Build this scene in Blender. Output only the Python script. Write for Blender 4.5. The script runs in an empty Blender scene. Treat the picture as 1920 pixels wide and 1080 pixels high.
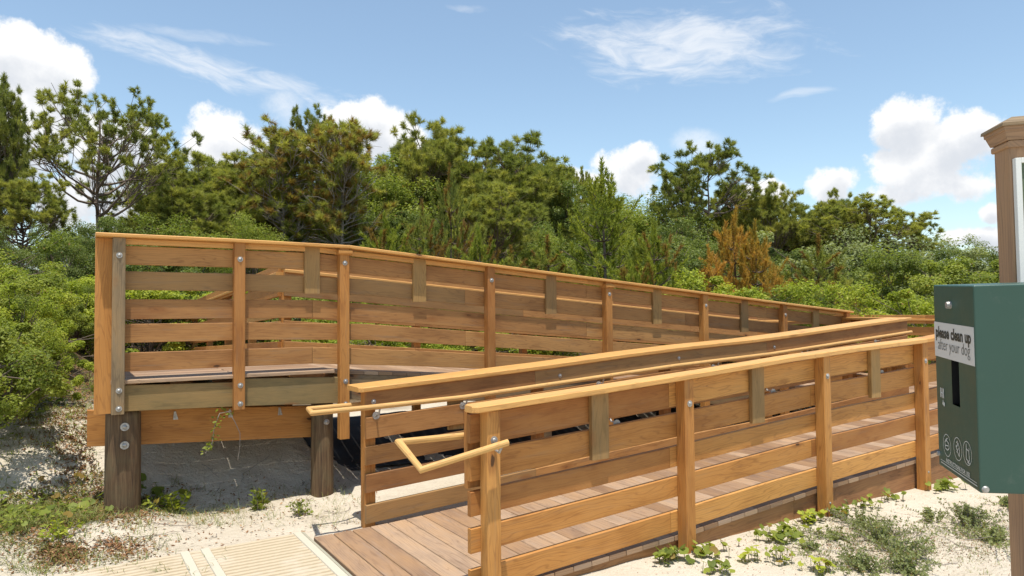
import bpy, bmesh, math, random
import numpy as np
from mathutils import Vector, Matrix
R = math.radians
SC = bpy.context.scene
COL = SC.collection
rng = np.random.default_rng(7)
random.seed(7)

# ------------------------------------------------------------------ camera
# metres; X runs along the ramps, Y across them (away from the viewer), Z up
F_PX = 1332.8
CAM = Vector((-3.6112, -3.6088, 1.5367))
FW = Vector((0.53248446, 0.84584129, 0.03182464))
RT = Vector((0.84638444, -0.5325031, -0.00859257))
UP = Vector((-0.00967877, -0.03151129, 0.99945653))
cd = bpy.data.cameras.new('camera'); cam = bpy.data.objects.new('camera', cd); COL.objects.link(cam)
cam.matrix_world = Matrix(((RT.x, UP.x, -FW.x, CAM.x), (RT.y, UP.y, -FW.y, CAM.y), (RT.z, UP.z, -FW.z, CAM.z), (0, 0, 0, 1)))
cd.sensor_width = 36; cd.lens = F_PX / 1920 * 36
cd.clip_start = 0.05; cd.clip_end = 3000
SC.camera = cam
SC.render.resolution_x = 1024; SC.render.resolution_y = 576

def ray(px, py):
    return FW + RT * ((px - 960) / F_PX) - UP * ((py - 540) / F_PX)
def at(px, py, dist):                      # point on a sight line at a given ground distance
    d = ray(px, py); return CAM + d * (dist / math.hypot(d.x, d.y))
def onz(px, py, z):
    d = ray(px, py); return CAM + d * ((z - CAM.z) / d.z)
def azel(px, py):
    d = ray(px, py).normalized(); return math.atan2(d.x, d.y), math.asin(d.z)

# ------------------------------------------------------------------ sun, sky, exposure
SUN = Vector((-0.10, -0.19, 0.92)).normalized()
sd = bpy.data.lights.new('sun', 'SUN'); sd.energy = 4.5; sd.angle = R(0.53); sd.color = (1.0, 0.95, 0.87)
so = bpy.data.objects.new('sun', sd); COL.objects.link(so)
so.rotation_euler = SUN.to_track_quat('Z', 'Y').to_euler()

class NT:
    def __init__(s, tree): s.t = tree; s.n = tree.nodes; s.l = tree.links
    def node(s, typ, **kw):
        n = s.n.new(typ)
        for k, v in kw.items(): setattr(n, k, v)
        return n
    def put(s, sock, v):
        if v is None: return
        if hasattr(v, 'is_output') or isinstance(v, bpy.types.NodeSocket): s.l.new(v, sock)
        else: sock.default_value = v
    def m(s, op, a, b=None, c=None, clamp=False):
        n = s.node('ShaderNodeMath', operation=op, use_clamp=clamp)
        s.put(n.inputs[0], a); s.put(n.inputs[1], b)
        if c is not None: s.put(n.inputs[2], c)
        return n.outputs[0]
    def v(s, op, a, b=None):
        n = s.node('ShaderNodeVectorMath', operation=op); s.put(n.inputs[0], a); s.put(n.inputs[1], b)
        return n.outputs['Value'] if op in ('DOT_PRODUCT', 'LENGTH') else n.outputs[0]
    def sstep(s, x, a, b, lo=0., hi=1.):
        n = s.node('ShaderNodeMapRange', interpolation_type='SMOOTHSTEP'); s.put(n.inputs[0], x)
        n.inputs[1].default_value = a; n.inputs[2].default_value = b; n.inputs[3].default_value = lo; n.inputs[4].default_value = hi
        return n.outputs[0]
    def noise(s, vec, scale, detail=4, rough=.5, dist=0., color=False):
        n = s.node('ShaderNodeTexNoise'); s.put(n.inputs['Vector'], vec); n.inputs['Scale'].default_value = scale
        n.inputs['Detail'].default_value = detail; n.inputs['Roughness'].default_value = rough; n.inputs['Distortion'].default_value = dist
        return n.outputs['Color' if color else 'Fac']
    def mix(s, f, a, b, mode='MIX'):
        n = s.node('ShaderNodeMix', data_type='RGBA', blend_type=mode)
        s.put(n.inputs[0], f); s.put(n.inputs[6], a if not isinstance(a, tuple) else (*a[:3], 1)); s.put(n.inputs[7], b if not isinstance(b, tuple) else (*b[:3], 1))
        return n.outputs[2]
    def ramp(s, f, stops):
        n = s.node('ShaderNodeValToRGB'); s.put(n.inputs[0], f); e = n.color_ramp.elements
        while len(e) < len(stops): e.new(.5)
        for i, (p, c) in enumerate(stops): e[i].position = p; e[i].color = (*c, 1)
        return n.outputs[0]
    def comb(s, x, y, z=0.):
        n = s.node('ShaderNodeCombineXYZ'); s.put(n.inputs[0], x); s.put(n.inputs[1], y); s.put(n.inputs[2], z); return n.outputs[0]

def build_world():
    w = bpy.data.worlds.new('World'); SC.world = w; w.use_nodes = True
    t = w.node_tree; t.nodes.clear(); q = NT(t)
    sky = q.node('ShaderNodeTexSky', sky_type='NISHITA'); sky.sun_disc = False
    sky.sun_elevation = math.asin(SUN.z); sky.sun_rotation = math.atan2(SUN.x, SUN.y)
    sky.air_density = 1.0; sky.dust_density = 0.6; sky.ozone_density = 1.0; sky.altitude = 5
    bg = q.node('ShaderNodeBackground'); bg.inputs[1].default_value = 0.15
    skyc = q.mix(.07, q.mix(1.0, sky.outputs[0], (1.0, 1.03, .97), 'MULTIPLY'), (4.2, 4.9, 5.4))
    q.put(bg.inputs[0], skyc)
    tc = q.node('ShaderNodeTexCoord'); d = tc.outputs['Generated']
    sep = q.node('ShaderNodeSeparateXYZ'); q.put(sep.inputs[0], d)
    az = q.m('ARCTAN2', sep.outputs[0], sep.outputs[1]); el = q.m('ARCSINE', sep.outputs[2])
    ae = q.comb(az, el)
    big = q.v('SUBTRACT', q.noise(d, 7, 3, .5, color=True), (.5, .5, .5))
    n2 = q.node('ShaderNodeVectorMath', operation='MULTIPLY_ADD'); q.put(n2.inputs[0], big); n2.inputs[1].default_value = (.05, .05, 0); q.put(n2.inputs[2], ae)
    warped = n2.outputs[0]
    fb = q.m('ADD', q.m('MULTIPLY', q.noise(d, 24, 9, .66), .72), q.m('MULTIPLY', q.noise(d, 8, 4, .5), .28))
    fb2 = q.noise(d, 9, 6, .6)
    # cumulus puffs, each an ellipse in azimuth / elevation
    puffs = [(20, 110, 95, 62, 1), (100, 150, 72, 62, 1), (40, 240, 150, 105, 1), (235, 290, 85, 78, 1), (190, 380, 130, 70, 1), (-120, 200, 130, 120, 1),
             (430, 262, 80, 50, .95), (405, 300, 70, 45, .95), (690, 240, 100, 50, 1), (750, 258, 62, 34, 1), (640, 268, 70, 50, 1),
             (1175, 325, 80, 50, 1), (1205, 305, 48, 38, 1), (1120, 345, 60, 30, .9), (1430, 362, 50, 28, .95), (1060, 330, 40, 22, .8),
             (1690, 232, 72, 50, 1), (1790, 265, 88, 48, 1), (1735, 305, 118, 55, 1), (1800, 330, 80, 30, .8), (1566, 345, 52, 32, .9), (1660, 358, 80, 26, .6),
             (1850, 440, 75, 22, .8), (1866, 385, 22, 20, .8), (2100, 330, 150, 80, 1), (-420, 330, 200, 110, 1), (2500, 260, 220, 100, 1)]
    soft = [(1308, 268, 52, 30, .55), (535, 205, 42, 38, .5)]
    def field(lst, dn=0.):
        f = None
        for (px, py, rx, ry, k) in lst:
            a, e = azel(px, py)
            kx = math.cos(e) / math.cos(math.atan((px - 960) / F_PX)) ** 1.0
            c = q.v('SUBTRACT', warped, (a, e - dn * ry / F_PX, 0))
            c = q.v('MULTIPLY', c, (F_PX / rx * 1.0 * kx, F_PX / ry, 0))
            g = q.m('MULTIPLY', q.m('SUBTRACT', 1.0, q.v('DOT_PRODUCT', c, c)), k)
            f = g if f is None else q.m('MAXIMUM', f, g)
        return f
    f = field(puffs)
    f = q.m('ADD', f, q.m('MULTIPLY', q.m('SUBTRACT', fb, .5), 3.4))
    a1 = q.sstep(f, 0.0, 0.6)
    f2 = q.m('ADD', field(soft), q.m('MULTIPLY', q.m('SUBTRACT', fb, .5), 1.6))
    a2 = q.m('MULTIPLY', q.sstep(f2, -.1, .9), .75)
    # thin high cloud, stretched streaks
    def streak(px, py, rx, ry, rot, thr):
        a, e = azel(px, py)
        c = q.v('SUBTRACT', warped, (a, e, 0))
        s2 = q.node('ShaderNodeSeparateXYZ'); q.put(s2.inputs[0], c)
        x, y = s2.outputs[0], s2.outputs[1]
        cr, sr = math.cos(rot), math.sin(rot)
        u = q.m('ADD', q.m('MULTIPLY', x, cr), q.m('MULTIPLY', y, sr)); v = q.m('SUBTRACT', q.m('MULTIPLY', y, cr), q.m('MULTIPLY', x, sr))
        nz = q.noise(q.comb(q.m('MULTIPLY', u, 9), q.m('MULTIPLY', v, 34), px * .01), 1.6, 7, .62, .5)
        g = q.m('SUBTRACT', 1.0, q.m('ADD', q.m('POWER', q.m('ABSOLUTE', q.m('MULTIPLY', u, F_PX / rx)), 2), q.m('POWER', q.m('ABSOLUTE', q.m('MULTIPLY', v, F_PX / ry)), 2)))
        g = q.m('ADD', g, q.m('MULTIPLY', q.m('SUBTRACT', nz, .52), 3.0))
        return q.m('MULTIPLY', q.sstep(g, -.1, 1.5), thr)
    a3 = streak(420, 138, 265, 30, -.17, .62)
    for args in ((1275, 82, 265, 62, -.13, .66), (1500, 176, 55, 9, -.05, .4), (380, 68, 130, 12, 0, .3), (880, 20, 50, 8, 0, .25)):
        a3 = q.m('MAXIMUM', a3, streak(*args))
    a = q.m('MAXIMUM', a1, q.m('MAXIMUM', a2, a3))
    deep = q.sstep(q.m('ADD', field(puffs[:-2], .62), q.m('MULTIPLY', q.m('SUBTRACT', fb2, .5), 3.2)), .15, 1.15)
    ccol = q.mix(deep, (1.0, 1.0, 1.0), (.70, .735, .79))
    cb = q.node('ShaderNodeBackground'); q.put(cb.inputs[0], ccol); cb.inputs[1].default_value = 0.84
    mx = q.node('ShaderNodeMixShader'); q.put(mx.inputs[0], a); q.put(mx.inputs[1], bg.outputs[0]); q.put(mx.inputs[2], cb.outputs[0])
    out = q.node('ShaderNodeOutputWorld'); q.put(out.inputs[0], mx.outputs[0])
    w.cycles.sampling_method = 'MANUAL'; w.cycles.sample_map_resolution = 512
build_world()
SC.view_settings.view_transform = 'Standard'; SC.view_settings.look = 'None'
SC.view_settings.exposure = 0.36; SC.view_settings.gamma = 1
SC.cycles.use_adaptive_sampling = True
SC.cycles.max_bounces = 6; SC.cycles.transparent_max_bounces = 6

# ------------------------------------------------------------------ materials
def mat(name):
    m = bpy.data.materials.new(name); m.use_nodes = True; t = m.node_tree; t.nodes.clear(); q = NT(t)
    p = q.node('ShaderNodeBsdfPrincipled'); o = q.node('ShaderNodeOutputMaterial'); q.l.new(p.outputs[0], o.inputs[0])
    return m, q, p, o
def bump(q, p, h, strength, dist=.01):
    b = q.node('ShaderNodeBump'); b.inputs['Strength'].default_value = strength; b.inputs['Distance'].default_value = dist
    q.put(b.inputs['Height'], h); q.put(p.inputs['Normal'], b.outputs[0])

def wood(name, cols, dark, rough=.62, grey=(.17, .15, .12), knots=True, greyamt=.25):
    m, q, p, o = mat(name)
    uv = q.node('ShaderNodeUVMap').outputs[0]
    at_ = q.node('ShaderNodeAttribute', attribute_name='tone'); sp = q.node('ShaderNodeSeparateColor'); q.put(sp.inputs[0], at_.outputs[0])
    tone, tg = sp.outputs[0], sp.outputs[1]
    s = q.node('ShaderNodeSeparateXYZ'); q.put(s.inputs[0], uv); u, v = s.outputs[0], s.outputs[1]
    wob = q.m('MULTIPLY', q.m('SUBTRACT', q.noise(q.comb(q.m('MULTIPLY', u, .55), q.m('MULTIPLY', v, 4)), 1.6, 3, .5), .5), .55)
    # growth rings cut lengthwise: long cathedral bands
    ph = q.m('ADD', q.m('MULTIPLY', v, 36.), q.m('MULTIPLY', wob, 26.))
    band = q.m('PINGPONG', ph, .5)
    band = q.sstep(q.m('MULTIPLY', band, 2.), .62, .96)
    fine = q.noise(q.comb(q.m('MULTIPLY', u, 2.2), q.m('MULTIPLY', v, 170)), 1.0, 5, .7)
    blot = q.noise(q.comb(q.m('MULTIPLY', u, 1.3), q.m('MULTIPLY', v, 4)), 1.7, 4, .6)
    base = q.ramp(tone, [(0., cols[0]), (.5, cols[1]), (1., cols[2])])
    c = q.mix(q.m('MULTIPLY', band, .40), base, dark, 'MIX')
    c = q.mix(q.sstep(fine, .45, .70, 0, .46), c, dark, 'MIX')
    c = q.mix(q.sstep(blot, .35, .7, 0, .35), c, q.mix(.5, base, (.62, .34, .12)), 'MIX')
    c = q.mix(q.m('MULTIPLY', q.sstep(blot, .50, .28), .28), c, dark)
    c = q.mix(q.m('MULTIPLY', tg, 1.0), c, q.mix(q.m('MULTIPLY', fine, .8), (.30, .22, .10), (.12, .11, .055)))
    # grey weathering film
    wth = q.noise(q.comb(q.m('MULTIPLY', u, .7), q.m('MULTIPLY', v, 9)), 2.3, 5, .7)
    c = q.mix(q.sstep(wth, .52, .75, 0, greyamt), c, grey)
    h = fine
    if knots:
        kv = q.node('ShaderNodeTexVoronoi', feature='F1'); kv.inputs['Randomness'].default_value = .9; kv.inputs['Scale'].default_value = 1.
        q.put(kv.inputs['Vector'], q.comb(q.m('MULTIPLY', u, 2.1), q.m('MULTIPLY', v, 5.5)))
        kd = q.m('ADD', kv.outputs['Distance'], q.m('MULTIPLY', q.m('SUBTRACT', q.noise(q.comb(q.m('MULTIPLY', u, 12), q.m('MULTIPLY', v, 30)), 2.5, 3), .5), .07))
        ks = q.node('ShaderNodeSeparateColor'); q.put(ks.inputs[0], kv.outputs['Color'])
        on = q.sstep(ks.outputs[0], .34, .38)
        halo = q.m('MULTIPLY', q.sstep(kd, .24, .08), on); core = q.m('MULTIPLY', q.sstep(kd, .088, .055), on)
        c = q.mix(q.m('MULTIPLY', halo, .55), c, (.23, .085, .022)); c = q.mix(q.m('MULTIPLY', core, .85), c, (.035, .016, .008))
    q.put(p.inputs['Base Color'], c); p.inputs['Roughness'].default_value = rough
    p.inputs['Specular IOR Level'].default_value = .3
    bump(q, p, h, .35, .002)
    return m
M = {}
M['pine'] = wood('pine_lumber', [(.31, .125, .032), (.46, .20, .048), (.60, .295, .078)], (.19, .065, .017))
M['brown'] = wood('brown_lumber', [(.25, .11, .038), (.36, .17, .056), (.47, .24, .08)], (.15, .06, .02), greyamt=.4)
M['tan'] = wood('tan_lumber', [(.25, .15, .06), (.34, .205, .075), (.42, .24, .075)], (.15, .09, .03))
M['pale'] = wood('pale_lumber', [(.54, .31, .10), (.60, .355, .12), (.64, .39, .145)], (.34, .17, .06), .5, knots=False, greyamt=.1)
M['cap'] = wood('cap_lumber', [(.54, .26, .066), (.61, .315, .088), (.67, .37, .12)], (.33, .155, .05), .5, greyamt=.12)
M['deck'] = wood('deck_lumber', [(.21, .125, .073), (.30, .19, .115), (.41, .29, .195)], (.13, .078, .05), .6, grey=(.34, .28, .24), knots=False, greyamt=.45)
M['fascia'] = wood('fascia_lumber', [(.22, .10, .045), (.30, .14, .06), (.34, .17, .07)], (.11, .05, .022), .7, greyamt=.35)
M['greywood'] = wood('weathered_lumber', [(.16, .115, .065), (.22, .16, .09), (.30, .21, .12)], (.075, .05, .03), .7, greyamt=.5)
M['olive'] = wood('green_treated_lumber', [(.17, .12, .05), (.23, .15, .055), (.40, .19, .055)], (.10, .07, .03), .65, greyamt=.3)
M['greypost'] = wood('grey_oak_post', [(.33, .20, .115), (.36, .22, .13), (.39, .245, .15)], (.14, .09, .058), .7, grey=(.21, .17, .14), knots=False, greyamt=.5)
def m_pile():
    m, q, p, o = mat('pile_wood'); tc = q.node('ShaderNodeTexCoord').outputs['Object']
    s = q.node('ShaderNodeMapping'); q.put(s.inputs[0], tc); s.inputs['Scale'].default_value = (38, 38, 2.2)
    a = q.noise(s.outputs[0], 1, 5, .65, 1.0); b = q.noise(tc, 5, 4, .6)
    c = q.ramp(a, [(.28, (.035, .018, .009)), (.52, (.115, .066, .03)), (.78, (.22, .145, .075))])
    c = q.mix(q.sstep(b, .45, .7, 0, .5), c, (.12, .10, .05))
    q.put(p.inputs['Base Color'], c); p.inputs['Roughness'].default_value = .8; bump(q, p, a, .7, .006); return m
M['pile'] = m_pile()
def m_metal():
    m, q, p, o = mat('galvanised_steel'); tc = q.node('ShaderNodeTexCoord').outputs['Object']
    a = q.noise(tc, 60, 3)
    q.put(p.inputs['Base Color'], q.ramp(a, [(.3, (.26, .25, .24)), (.7, (.48, .46, .43))])); p.inputs['Metallic'].default_value = .6; p.inputs['Roughness'].default_value = .5; return m
M['metal'] = m_metal()
def m_sand():
    m, q, p, o = mat('sand'); g = q.node('ShaderNodeNewGeometry').outputs['Position']
    a = q.noise(g, 1.3, 6, .6); b = q.noise(g, 260, 2, .6); s = q.noise(g, 17, 6, .68)
    c = q.ramp(a, [(.3, (.53, .462, .355)), (.7, (.655, .58, .465))])
    c = q.mix(q.sstep(s, .56, .76, 0, .5), c, (.46, .37, .27))
    c = q.mix(q.sstep(b, .5, .8, 0, .35), c, (.40, .33, .25))
    # away from the walk the sand gives way to dark leaf mould under the plants
    sp = q.node('ShaderNodeSeparateXYZ'); q.put(sp.inputs[0], g)
    w = q.m('ADD', sp.outputs[1], q.m('MULTIPLY', q.m('SUBTRACT', q.noise(g, .9, 4), .5), 2.2))
    c = q.mix(q.sstep(w, 4.9, 6.2), c, q.ramp(s, [(.3, (.05, .035, .018)), (.6, (.15, .10, .05)), (.8, (.30, .23, .13))]))
    q.put(p.inputs['Base Color'], c); p.inputs['Roughness'].default_value = .9; p.inputs['Specular IOR Level'].default_value = .15
    h = q.m('ADD', q.m('MULTIPLY', q.noise(g, 7, 6, .62), 1.0), q.m('MULTIPLY', b, .12))
    h = q.m('ADD', h, q.m('MULTIPLY', q.noise(g, 38, 3, .6), .35))
    bump(q, p, h, 1.0, .045); return m
M['sand'] = m_sand()
def plain(name, col, rough=.6, metallic=0., nscale=30, var=.15, bumpv=0.):
    m, q, p, o = mat(name); tc = q.node('ShaderNodeTexCoord').outputs['Object']; a = q.noise(tc, nscale, 4, .6)
    q.put(p.inputs['Base Color'], q.mix(a, tuple(c * (1 - var) for c in col), tuple(min(1, c * (1 + var)) for c in col)))
    p.inputs['Roughness'].default_value = rough; p.inputs['Metallic'].default_value = metallic
    if bumpv: bump(q, p, a, bumpv, .004)
    return m
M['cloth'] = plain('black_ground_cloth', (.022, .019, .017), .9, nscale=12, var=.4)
def m_mat():
    m, q, p, o = mat('ribbed_mat_groove_shade'); g = q.node('ShaderNodeNewGeometry').outputs['Position']; s = q.node('ShaderNodeSeparateXYZ'); q.put(s.inputs[0], g)
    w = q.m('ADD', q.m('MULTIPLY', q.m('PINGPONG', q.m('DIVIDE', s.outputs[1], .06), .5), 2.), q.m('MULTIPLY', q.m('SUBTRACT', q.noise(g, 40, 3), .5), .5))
    c = q.mix(q.sstep(w, .25, .62), (.33, .26, .165), (.48, .395, .27)); c = q.mix(q.sstep(q.noise(g, 3, 5, .65), .5, .7, 0, .6), c, (.52, .45, .35))  # shade of the grooves painted into the colour: dark troughs, lighter rib crests
    q.put(p.inputs['Base Color'], c); p.inputs['Roughness'].default_value = .85; return m
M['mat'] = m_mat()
M['matstripe'] = plain('cream_webbing', (.50, .455, .355), .75, nscale=90, var=.06)
M['matgrey'] = plain('grey_edge_strip', (.34, .32, .24), .7, nscale=40)
M['black'] = plain('black_inside', (.004, .004, .004), .9)
M['label'] = plain('white_sticker', (.56, .55, .53), .45, var=.04)
M['ink'] = plain('black_ink', (.03, .035, .03), .5)
M['ink2'] = plain('grey_ink', (.13, .13, .12), .5)
M['white'] = plain('white_print', (.50, .52, .50), .5, var=.05)
M['frame'] = plain('white_frame', (.74, .74, .70), .4, var=.04)
M['panel'] = plain('sign_paper', (.62, .60, .56), .4, var=.03)
M['signgreen'] = plain('green_border', (.10, .14, .075), .5)
def m_green():
    m, q, p, o = mat('green_powder_coat'); tc = q.node('ShaderNodeTexCoord').outputs['Object']
    a = q.noise(tc, 6, 4, .6); b = q.noise(tc, 500, 2)
    k_ = q.noise(tc, 14, 8, .75); q.put(p.inputs['Base Color'], q.mix(q.sstep(k_, .56, .72, 0, .35), q.mix(a, (.023, .066, .049), (.032, .084, .062)), (.11, .135, .11)))
    q.put(p.inputs['Roughness'], q.sstep(a, .3, .7, .36, .5)); bump(q, p, b, .12, .0006); return m
M['green'] = m_green()
def foliage(name, cols, trans=.35, rough=.5, spec=.25):
    m, q, p, o = mat(name)
    a = q.node('ShaderNodeAttribute', attribute_name='tone'); s = q.node('ShaderNodeSeparateColor'); q.put(s.inputs[0], a.outputs[0])
    oi = q.node('ShaderNodeObjectInfo')
    f = q.m('ADD', q.m('MULTIPLY', s.outputs[0], .75), q.m('MULTIPLY', oi.outputs['Random'], .25))
    c = q.ramp(f, [(i / (len(cols) - 1), k) for i, k in enumerate(cols)])
    c = q.mix(s.outputs[1], c, (.26, .13, .045))
    q.put(p.inputs['Base Color'], c); p.inputs['Roughness'].default_value = rough; p.inputs['Specular IOR Level'].default_value = spec * .5
    tr = q.node('ShaderNodeBsdfTranslucent'); q.put(tr.inputs[0], q.mix(1., c, (1.2, 1.25, .6), 'MULTIPLY'))
    mx = q.node('ShaderNodeMixShader'); mx.inputs[0].default_value = trans
    q.put(mx.inputs[1], p.outputs[0]); q.put(mx.inputs[2], tr.outputs[0]); q.l.new(mx.outputs[0], o.inputs[0]); return m
M['needle'] = foliage('pine_needles', [(.12, .15, .05), (.24, .265, .07), (.39, .38, .095), (.53, .46, .12)], .46)
M['needle_bright'] = foliage('fresh_pine_needles', [(.14, .18, .04), (.28, .31, .055), (.46, .44, .09)], .45)
M['needle_rust'] = foliage('rusty_pine_needles', [(.24, .24, .05), (.50, .31, .07), (.66, .35, .10)], .4)
M['leaf_dark'] = foliage('dark_glossy_leaves', [(.08, .11, .036), (.155, .195, .05), (.29, .32, .085)], .4, .5, .3)
M['leaf_mid'] = foliage('green_leaves', [(.10, .135, .032), (.22, .26, .045), (.40, .42, .08)], .42, .5, .3)
M['leaf_bright'] = foliage('bright_vine_leaves', [(.14, .185, .03), (.32, .365, .045), (.53, .53, .09)], .44, .5, .3)
M['leaf_grey'] = foliage('grey_green_leaves', [(.16, .19, .08), (.26, .29, .12), (.38, .40, .18)], .38)
M['litter'] = foliage('dry_leaves', [(.10, .05, .025), (.25, .12, .055), (.42, .27, .14)], .1, .8)
M['grass'] = foliage('dune_grass', [(.10, .14, .03), (.21, .25, .07), (.42, .36, .17)], .3)
def m_bark(name, c0, c1):
    m, q, p, o = mat(name); tc = q.node('ShaderNodeTexCoord').outputs['Object']
    s = q.node('ShaderNodeMapping'); q.put(s.inputs[0], tc); s.inputs['Scale'].default_value = (9, 9, 2.5); a = q.noise(s.outputs[0], 1, 5, .7)
    q.put(p.inputs['Base Color'], q.mix(a, c0, c1)); p.inputs['Roughness'].default_value = .9; bump(q, p, a, .6, .03); return m
M['bark'] = m_bark('pine_bark', (.07, .05, .037), (.24, .18, .135))
M['deadbark'] = m_bark('grey_dead_bark', (.15, .12, .10), (.38, .33, .28))

# ------------------------------------------------------------------ object helpers
def tag(o, label=None, cat=None, group=None, kind=None):
    if label: o['label'] = label
    if cat: o['category'] = cat
    if group: o['group'] = group
    if kind: o['kind'] = kind
    return o
def empty(name, loc=(0, 0, 0)):
    o = bpy.data.objects.new(name, None); COL.objects.link(o); o.location = loc; o.empty_display_size = .2; return o
def link(name, me, parent=None):
    o = bpy.data.objects.new(name, me); COL.objects.link(o)
    if parent is not None:
        o.parent = parent
        top = parent
        off = Vector(top.location)
        while top.parent: top = top.parent; off += Vector(top.location)
        o.location = -off                       # meshes are written in world coordinates
    return o
class MB:
    """collects shapes in world coordinates; each piece carries its own grain coordinates and tone"""
    def __init__(s): s.v = []; s.f = []; s.uv = []; s.tone = []; s.smooth = []
    def add(s, vs, fs, uvs=None, tone=None, smooth=False):
        o = len(s.v); s.v += [tuple(x) for x in vs]; t = tone or (random.random(), 0.)
        for i, f in enumerate(fs):
            s.f.append([k + o for k in f]); s.uv.append(uvs[i] if uvs else [(0, 0)] * len(f)); s.tone.append(t); s.smooth.append(smooth)
    def prism(s, p0, p1, sec, tone=None, capuv=True):
        """extrude a section (list of offset vectors) from p0 to p1"""
        p0, p1 = Vector(p0), Vector(p1); n = len(sec); L = (p1 - p0).length
        sec = [Vector(c) for c in sec]
        vs = [p0 + c for c in sec] + [p1 + c for c in sec]
        u0, v0 = random.uniform(0, 60), random.uniform(0, 60); per = [0.]
        for i in range(n): per.append(per[-1] + (sec[(i + 1) % n] - sec[i]).length)
        fs = []; uv = []
        for i in range(n):
            j = (i + 1) % n; fs.append([i, j, n + j, n + i])
            uv.append([(u0, v0 + per[i]), (u0, v0 + per[i + 1]), (u0 + L, v0 + per[i + 1]), (u0 + L, v0 + per[i])])
        fs.append(list(range(n))[::-1]); uv.append([(u0 + sec[k].x * .2, v0 + sec[k].z + sec[k].y) for k in list(range(n))[::-1]])
        fs.append([n + k for k in range(n)]); uv.append([(u0 + sec[k].x * .2, v0 + sec[k].z + sec[k].y) for k in range(n)])
        s.add(vs, fs, uv, tone)
    def beam(s, p0, p1, a, b, tone=None, ch=.003):
        """rectangular timber: a, b are full cross vectors, p0-p1 the corner line"""
        a, b = Vector(a), Vector(b); ea, eb = a.normalized() * ch, b.normalized() * ch
        sec = [ea, a - ea, a + eb, a + b - eb, a + b - ea, b + ea, b - eb, eb]
        s.prism(p0, p1, sec, tone)
    def box(s, lo, hi, tone=None, ch=.003):
        lo, hi = Vector(lo), Vector(hi); d = hi - lo; k = max(range(3), key=lambda i: d[i])
        ax = [Vector((d.x, 0, 0)), Vector((0, d.y, 0)), Vector((0, 0, d.z))]
        a, b = ax[(k + 1) % 3], ax[(k + 2) % 3]
        s.beam(lo, lo + ax[k], a, b, tone, ch)
    def cyl(s, p0, p1, r0, r1=None, n=12, tone=None, smooth=True, bulge=0.):
        p0, p1 = Vector(p0), Vector(p1); r1 = r0 if r1 is None else r1
        z = (p1 - p0).normalized(); x = z.orthogonal().normalized(); y = z.cross(x)
        c = [x * math.cos(2 * math.pi * i / n) + y * math.sin(2 * math.pi * i / n) for i in range(n)]
        vs = [p0 + k * r0 for k in c] + [p1 + k * r1 for k in c] + [p1 + z * bulge]
        L = (p1 - p0).length; u0 = random.uniform(0, 50); w = 2 * math.pi * r0 / n
        fs = [[i, (i + 1) % n, n + (i + 1) % n, n + i] for i in range(n)]
        uv = [[(u0, i * w), (u0, (i + 1) * w), (u0 + L, (i + 1) * w), (u0 + L, i * w)] for i in range(n)]
        s.add(vs, fs, uv, tone, smooth); o = len(s.v) - len(vs)
        for i in range(n): s.f.append([o + n + i, o + n + (i + 1) % n, o + 2 * n]); s.uv.append([(u0, 0), (u0 + .01, 0), (u0, .01)]); s.tone.append(s.tone[-1]); s.smooth.append(smooth and bulge > 0)
        s.f.append([o + i for i in range(n)][::-1]); s.uv.append([(u0, 0)] * n); s.tone.append(s.tone[-1]); s.smooth.append(False)
    def tube(s, pts, r, n=12, tone=None, flat=1.):
        """mitred handrail through pts"""
        pts = [Vector(p) for p in pts]; rings = []; u = 0; us = []
        u0 = random.uniform(0, 50)
        for i, p in enumerate(pts):
            d0 = (p - pts[i - 1]).normalized() if i else (pts[1] - p).normalized()
            d1 = (pts[i + 1] - p).normalized() if i < len(pts) - 1 else d0
            t = (d0 + d1).normalized(); k = 1 / max(.45, d0.dot(t))
            side = t.cross(Vector((0, 0, 1))).normalized(); up = side.cross(t).normalized()
            rings.append([p + side * (math.cos(2 * math.pi * j / n) * r * k) + up * (math.sin(2 * math.pi * j / n) * r * flat) for j in range(n)])
            if i: u += (p - pts[i - 1]).length
            us.append(u)
        vs = [v for g in rings for v in g]; fs = []; uv = []; w = 2 * math.pi * r / n
        for i in range(len(pts) - 1):
            for j in range(n):
                k = (j + 1) % n; fs.append([i * n + j, i * n + k, (i + 1) * n + k, (i + 1) * n + j])
                uv.append([(u0 + us[i], j * w), (u0 + us[i], (j + 1) * w), (u0 + us[i + 1], (j + 1) * w), (u0 + us[i + 1], j * w)])
        s.add(vs, fs, uv, tone, False)
        o = len(s.v) - len(vs)
        for ring, flip in ((0, True), (len(pts) - 1, False)):
            f = [o + ring * n + j for j in range(n)]
            s.f.append(f[::-1] if flip else f); s.uv.append([(u0, j * .01) for j in range(n)]); s.tone.append(s.tone[-1]); s.smooth.append(False)
    def build(s, name, m, parent=None):
        me = bpy.data.meshes.new(name); me.from_pydata(s.v, [], s.f); me.materials.append(m)
        l = me.uv_layers.new(name='UVMap'); l.data.foreach_set('uv', [c for f in s.uv for p in f for c in p])
        a = me.attributes.new('tone', 'FLOAT_COLOR', 'CORNER')
        a.data.foreach_set('color', [c for f, t in zip(s.f, s.tone) for _ in f for c in (t[0], t[1], 0, 1)])
        me.polygons.foreach_set('use_smooth', s.smooth); me.update()
        return link(name, me, parent)
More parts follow.
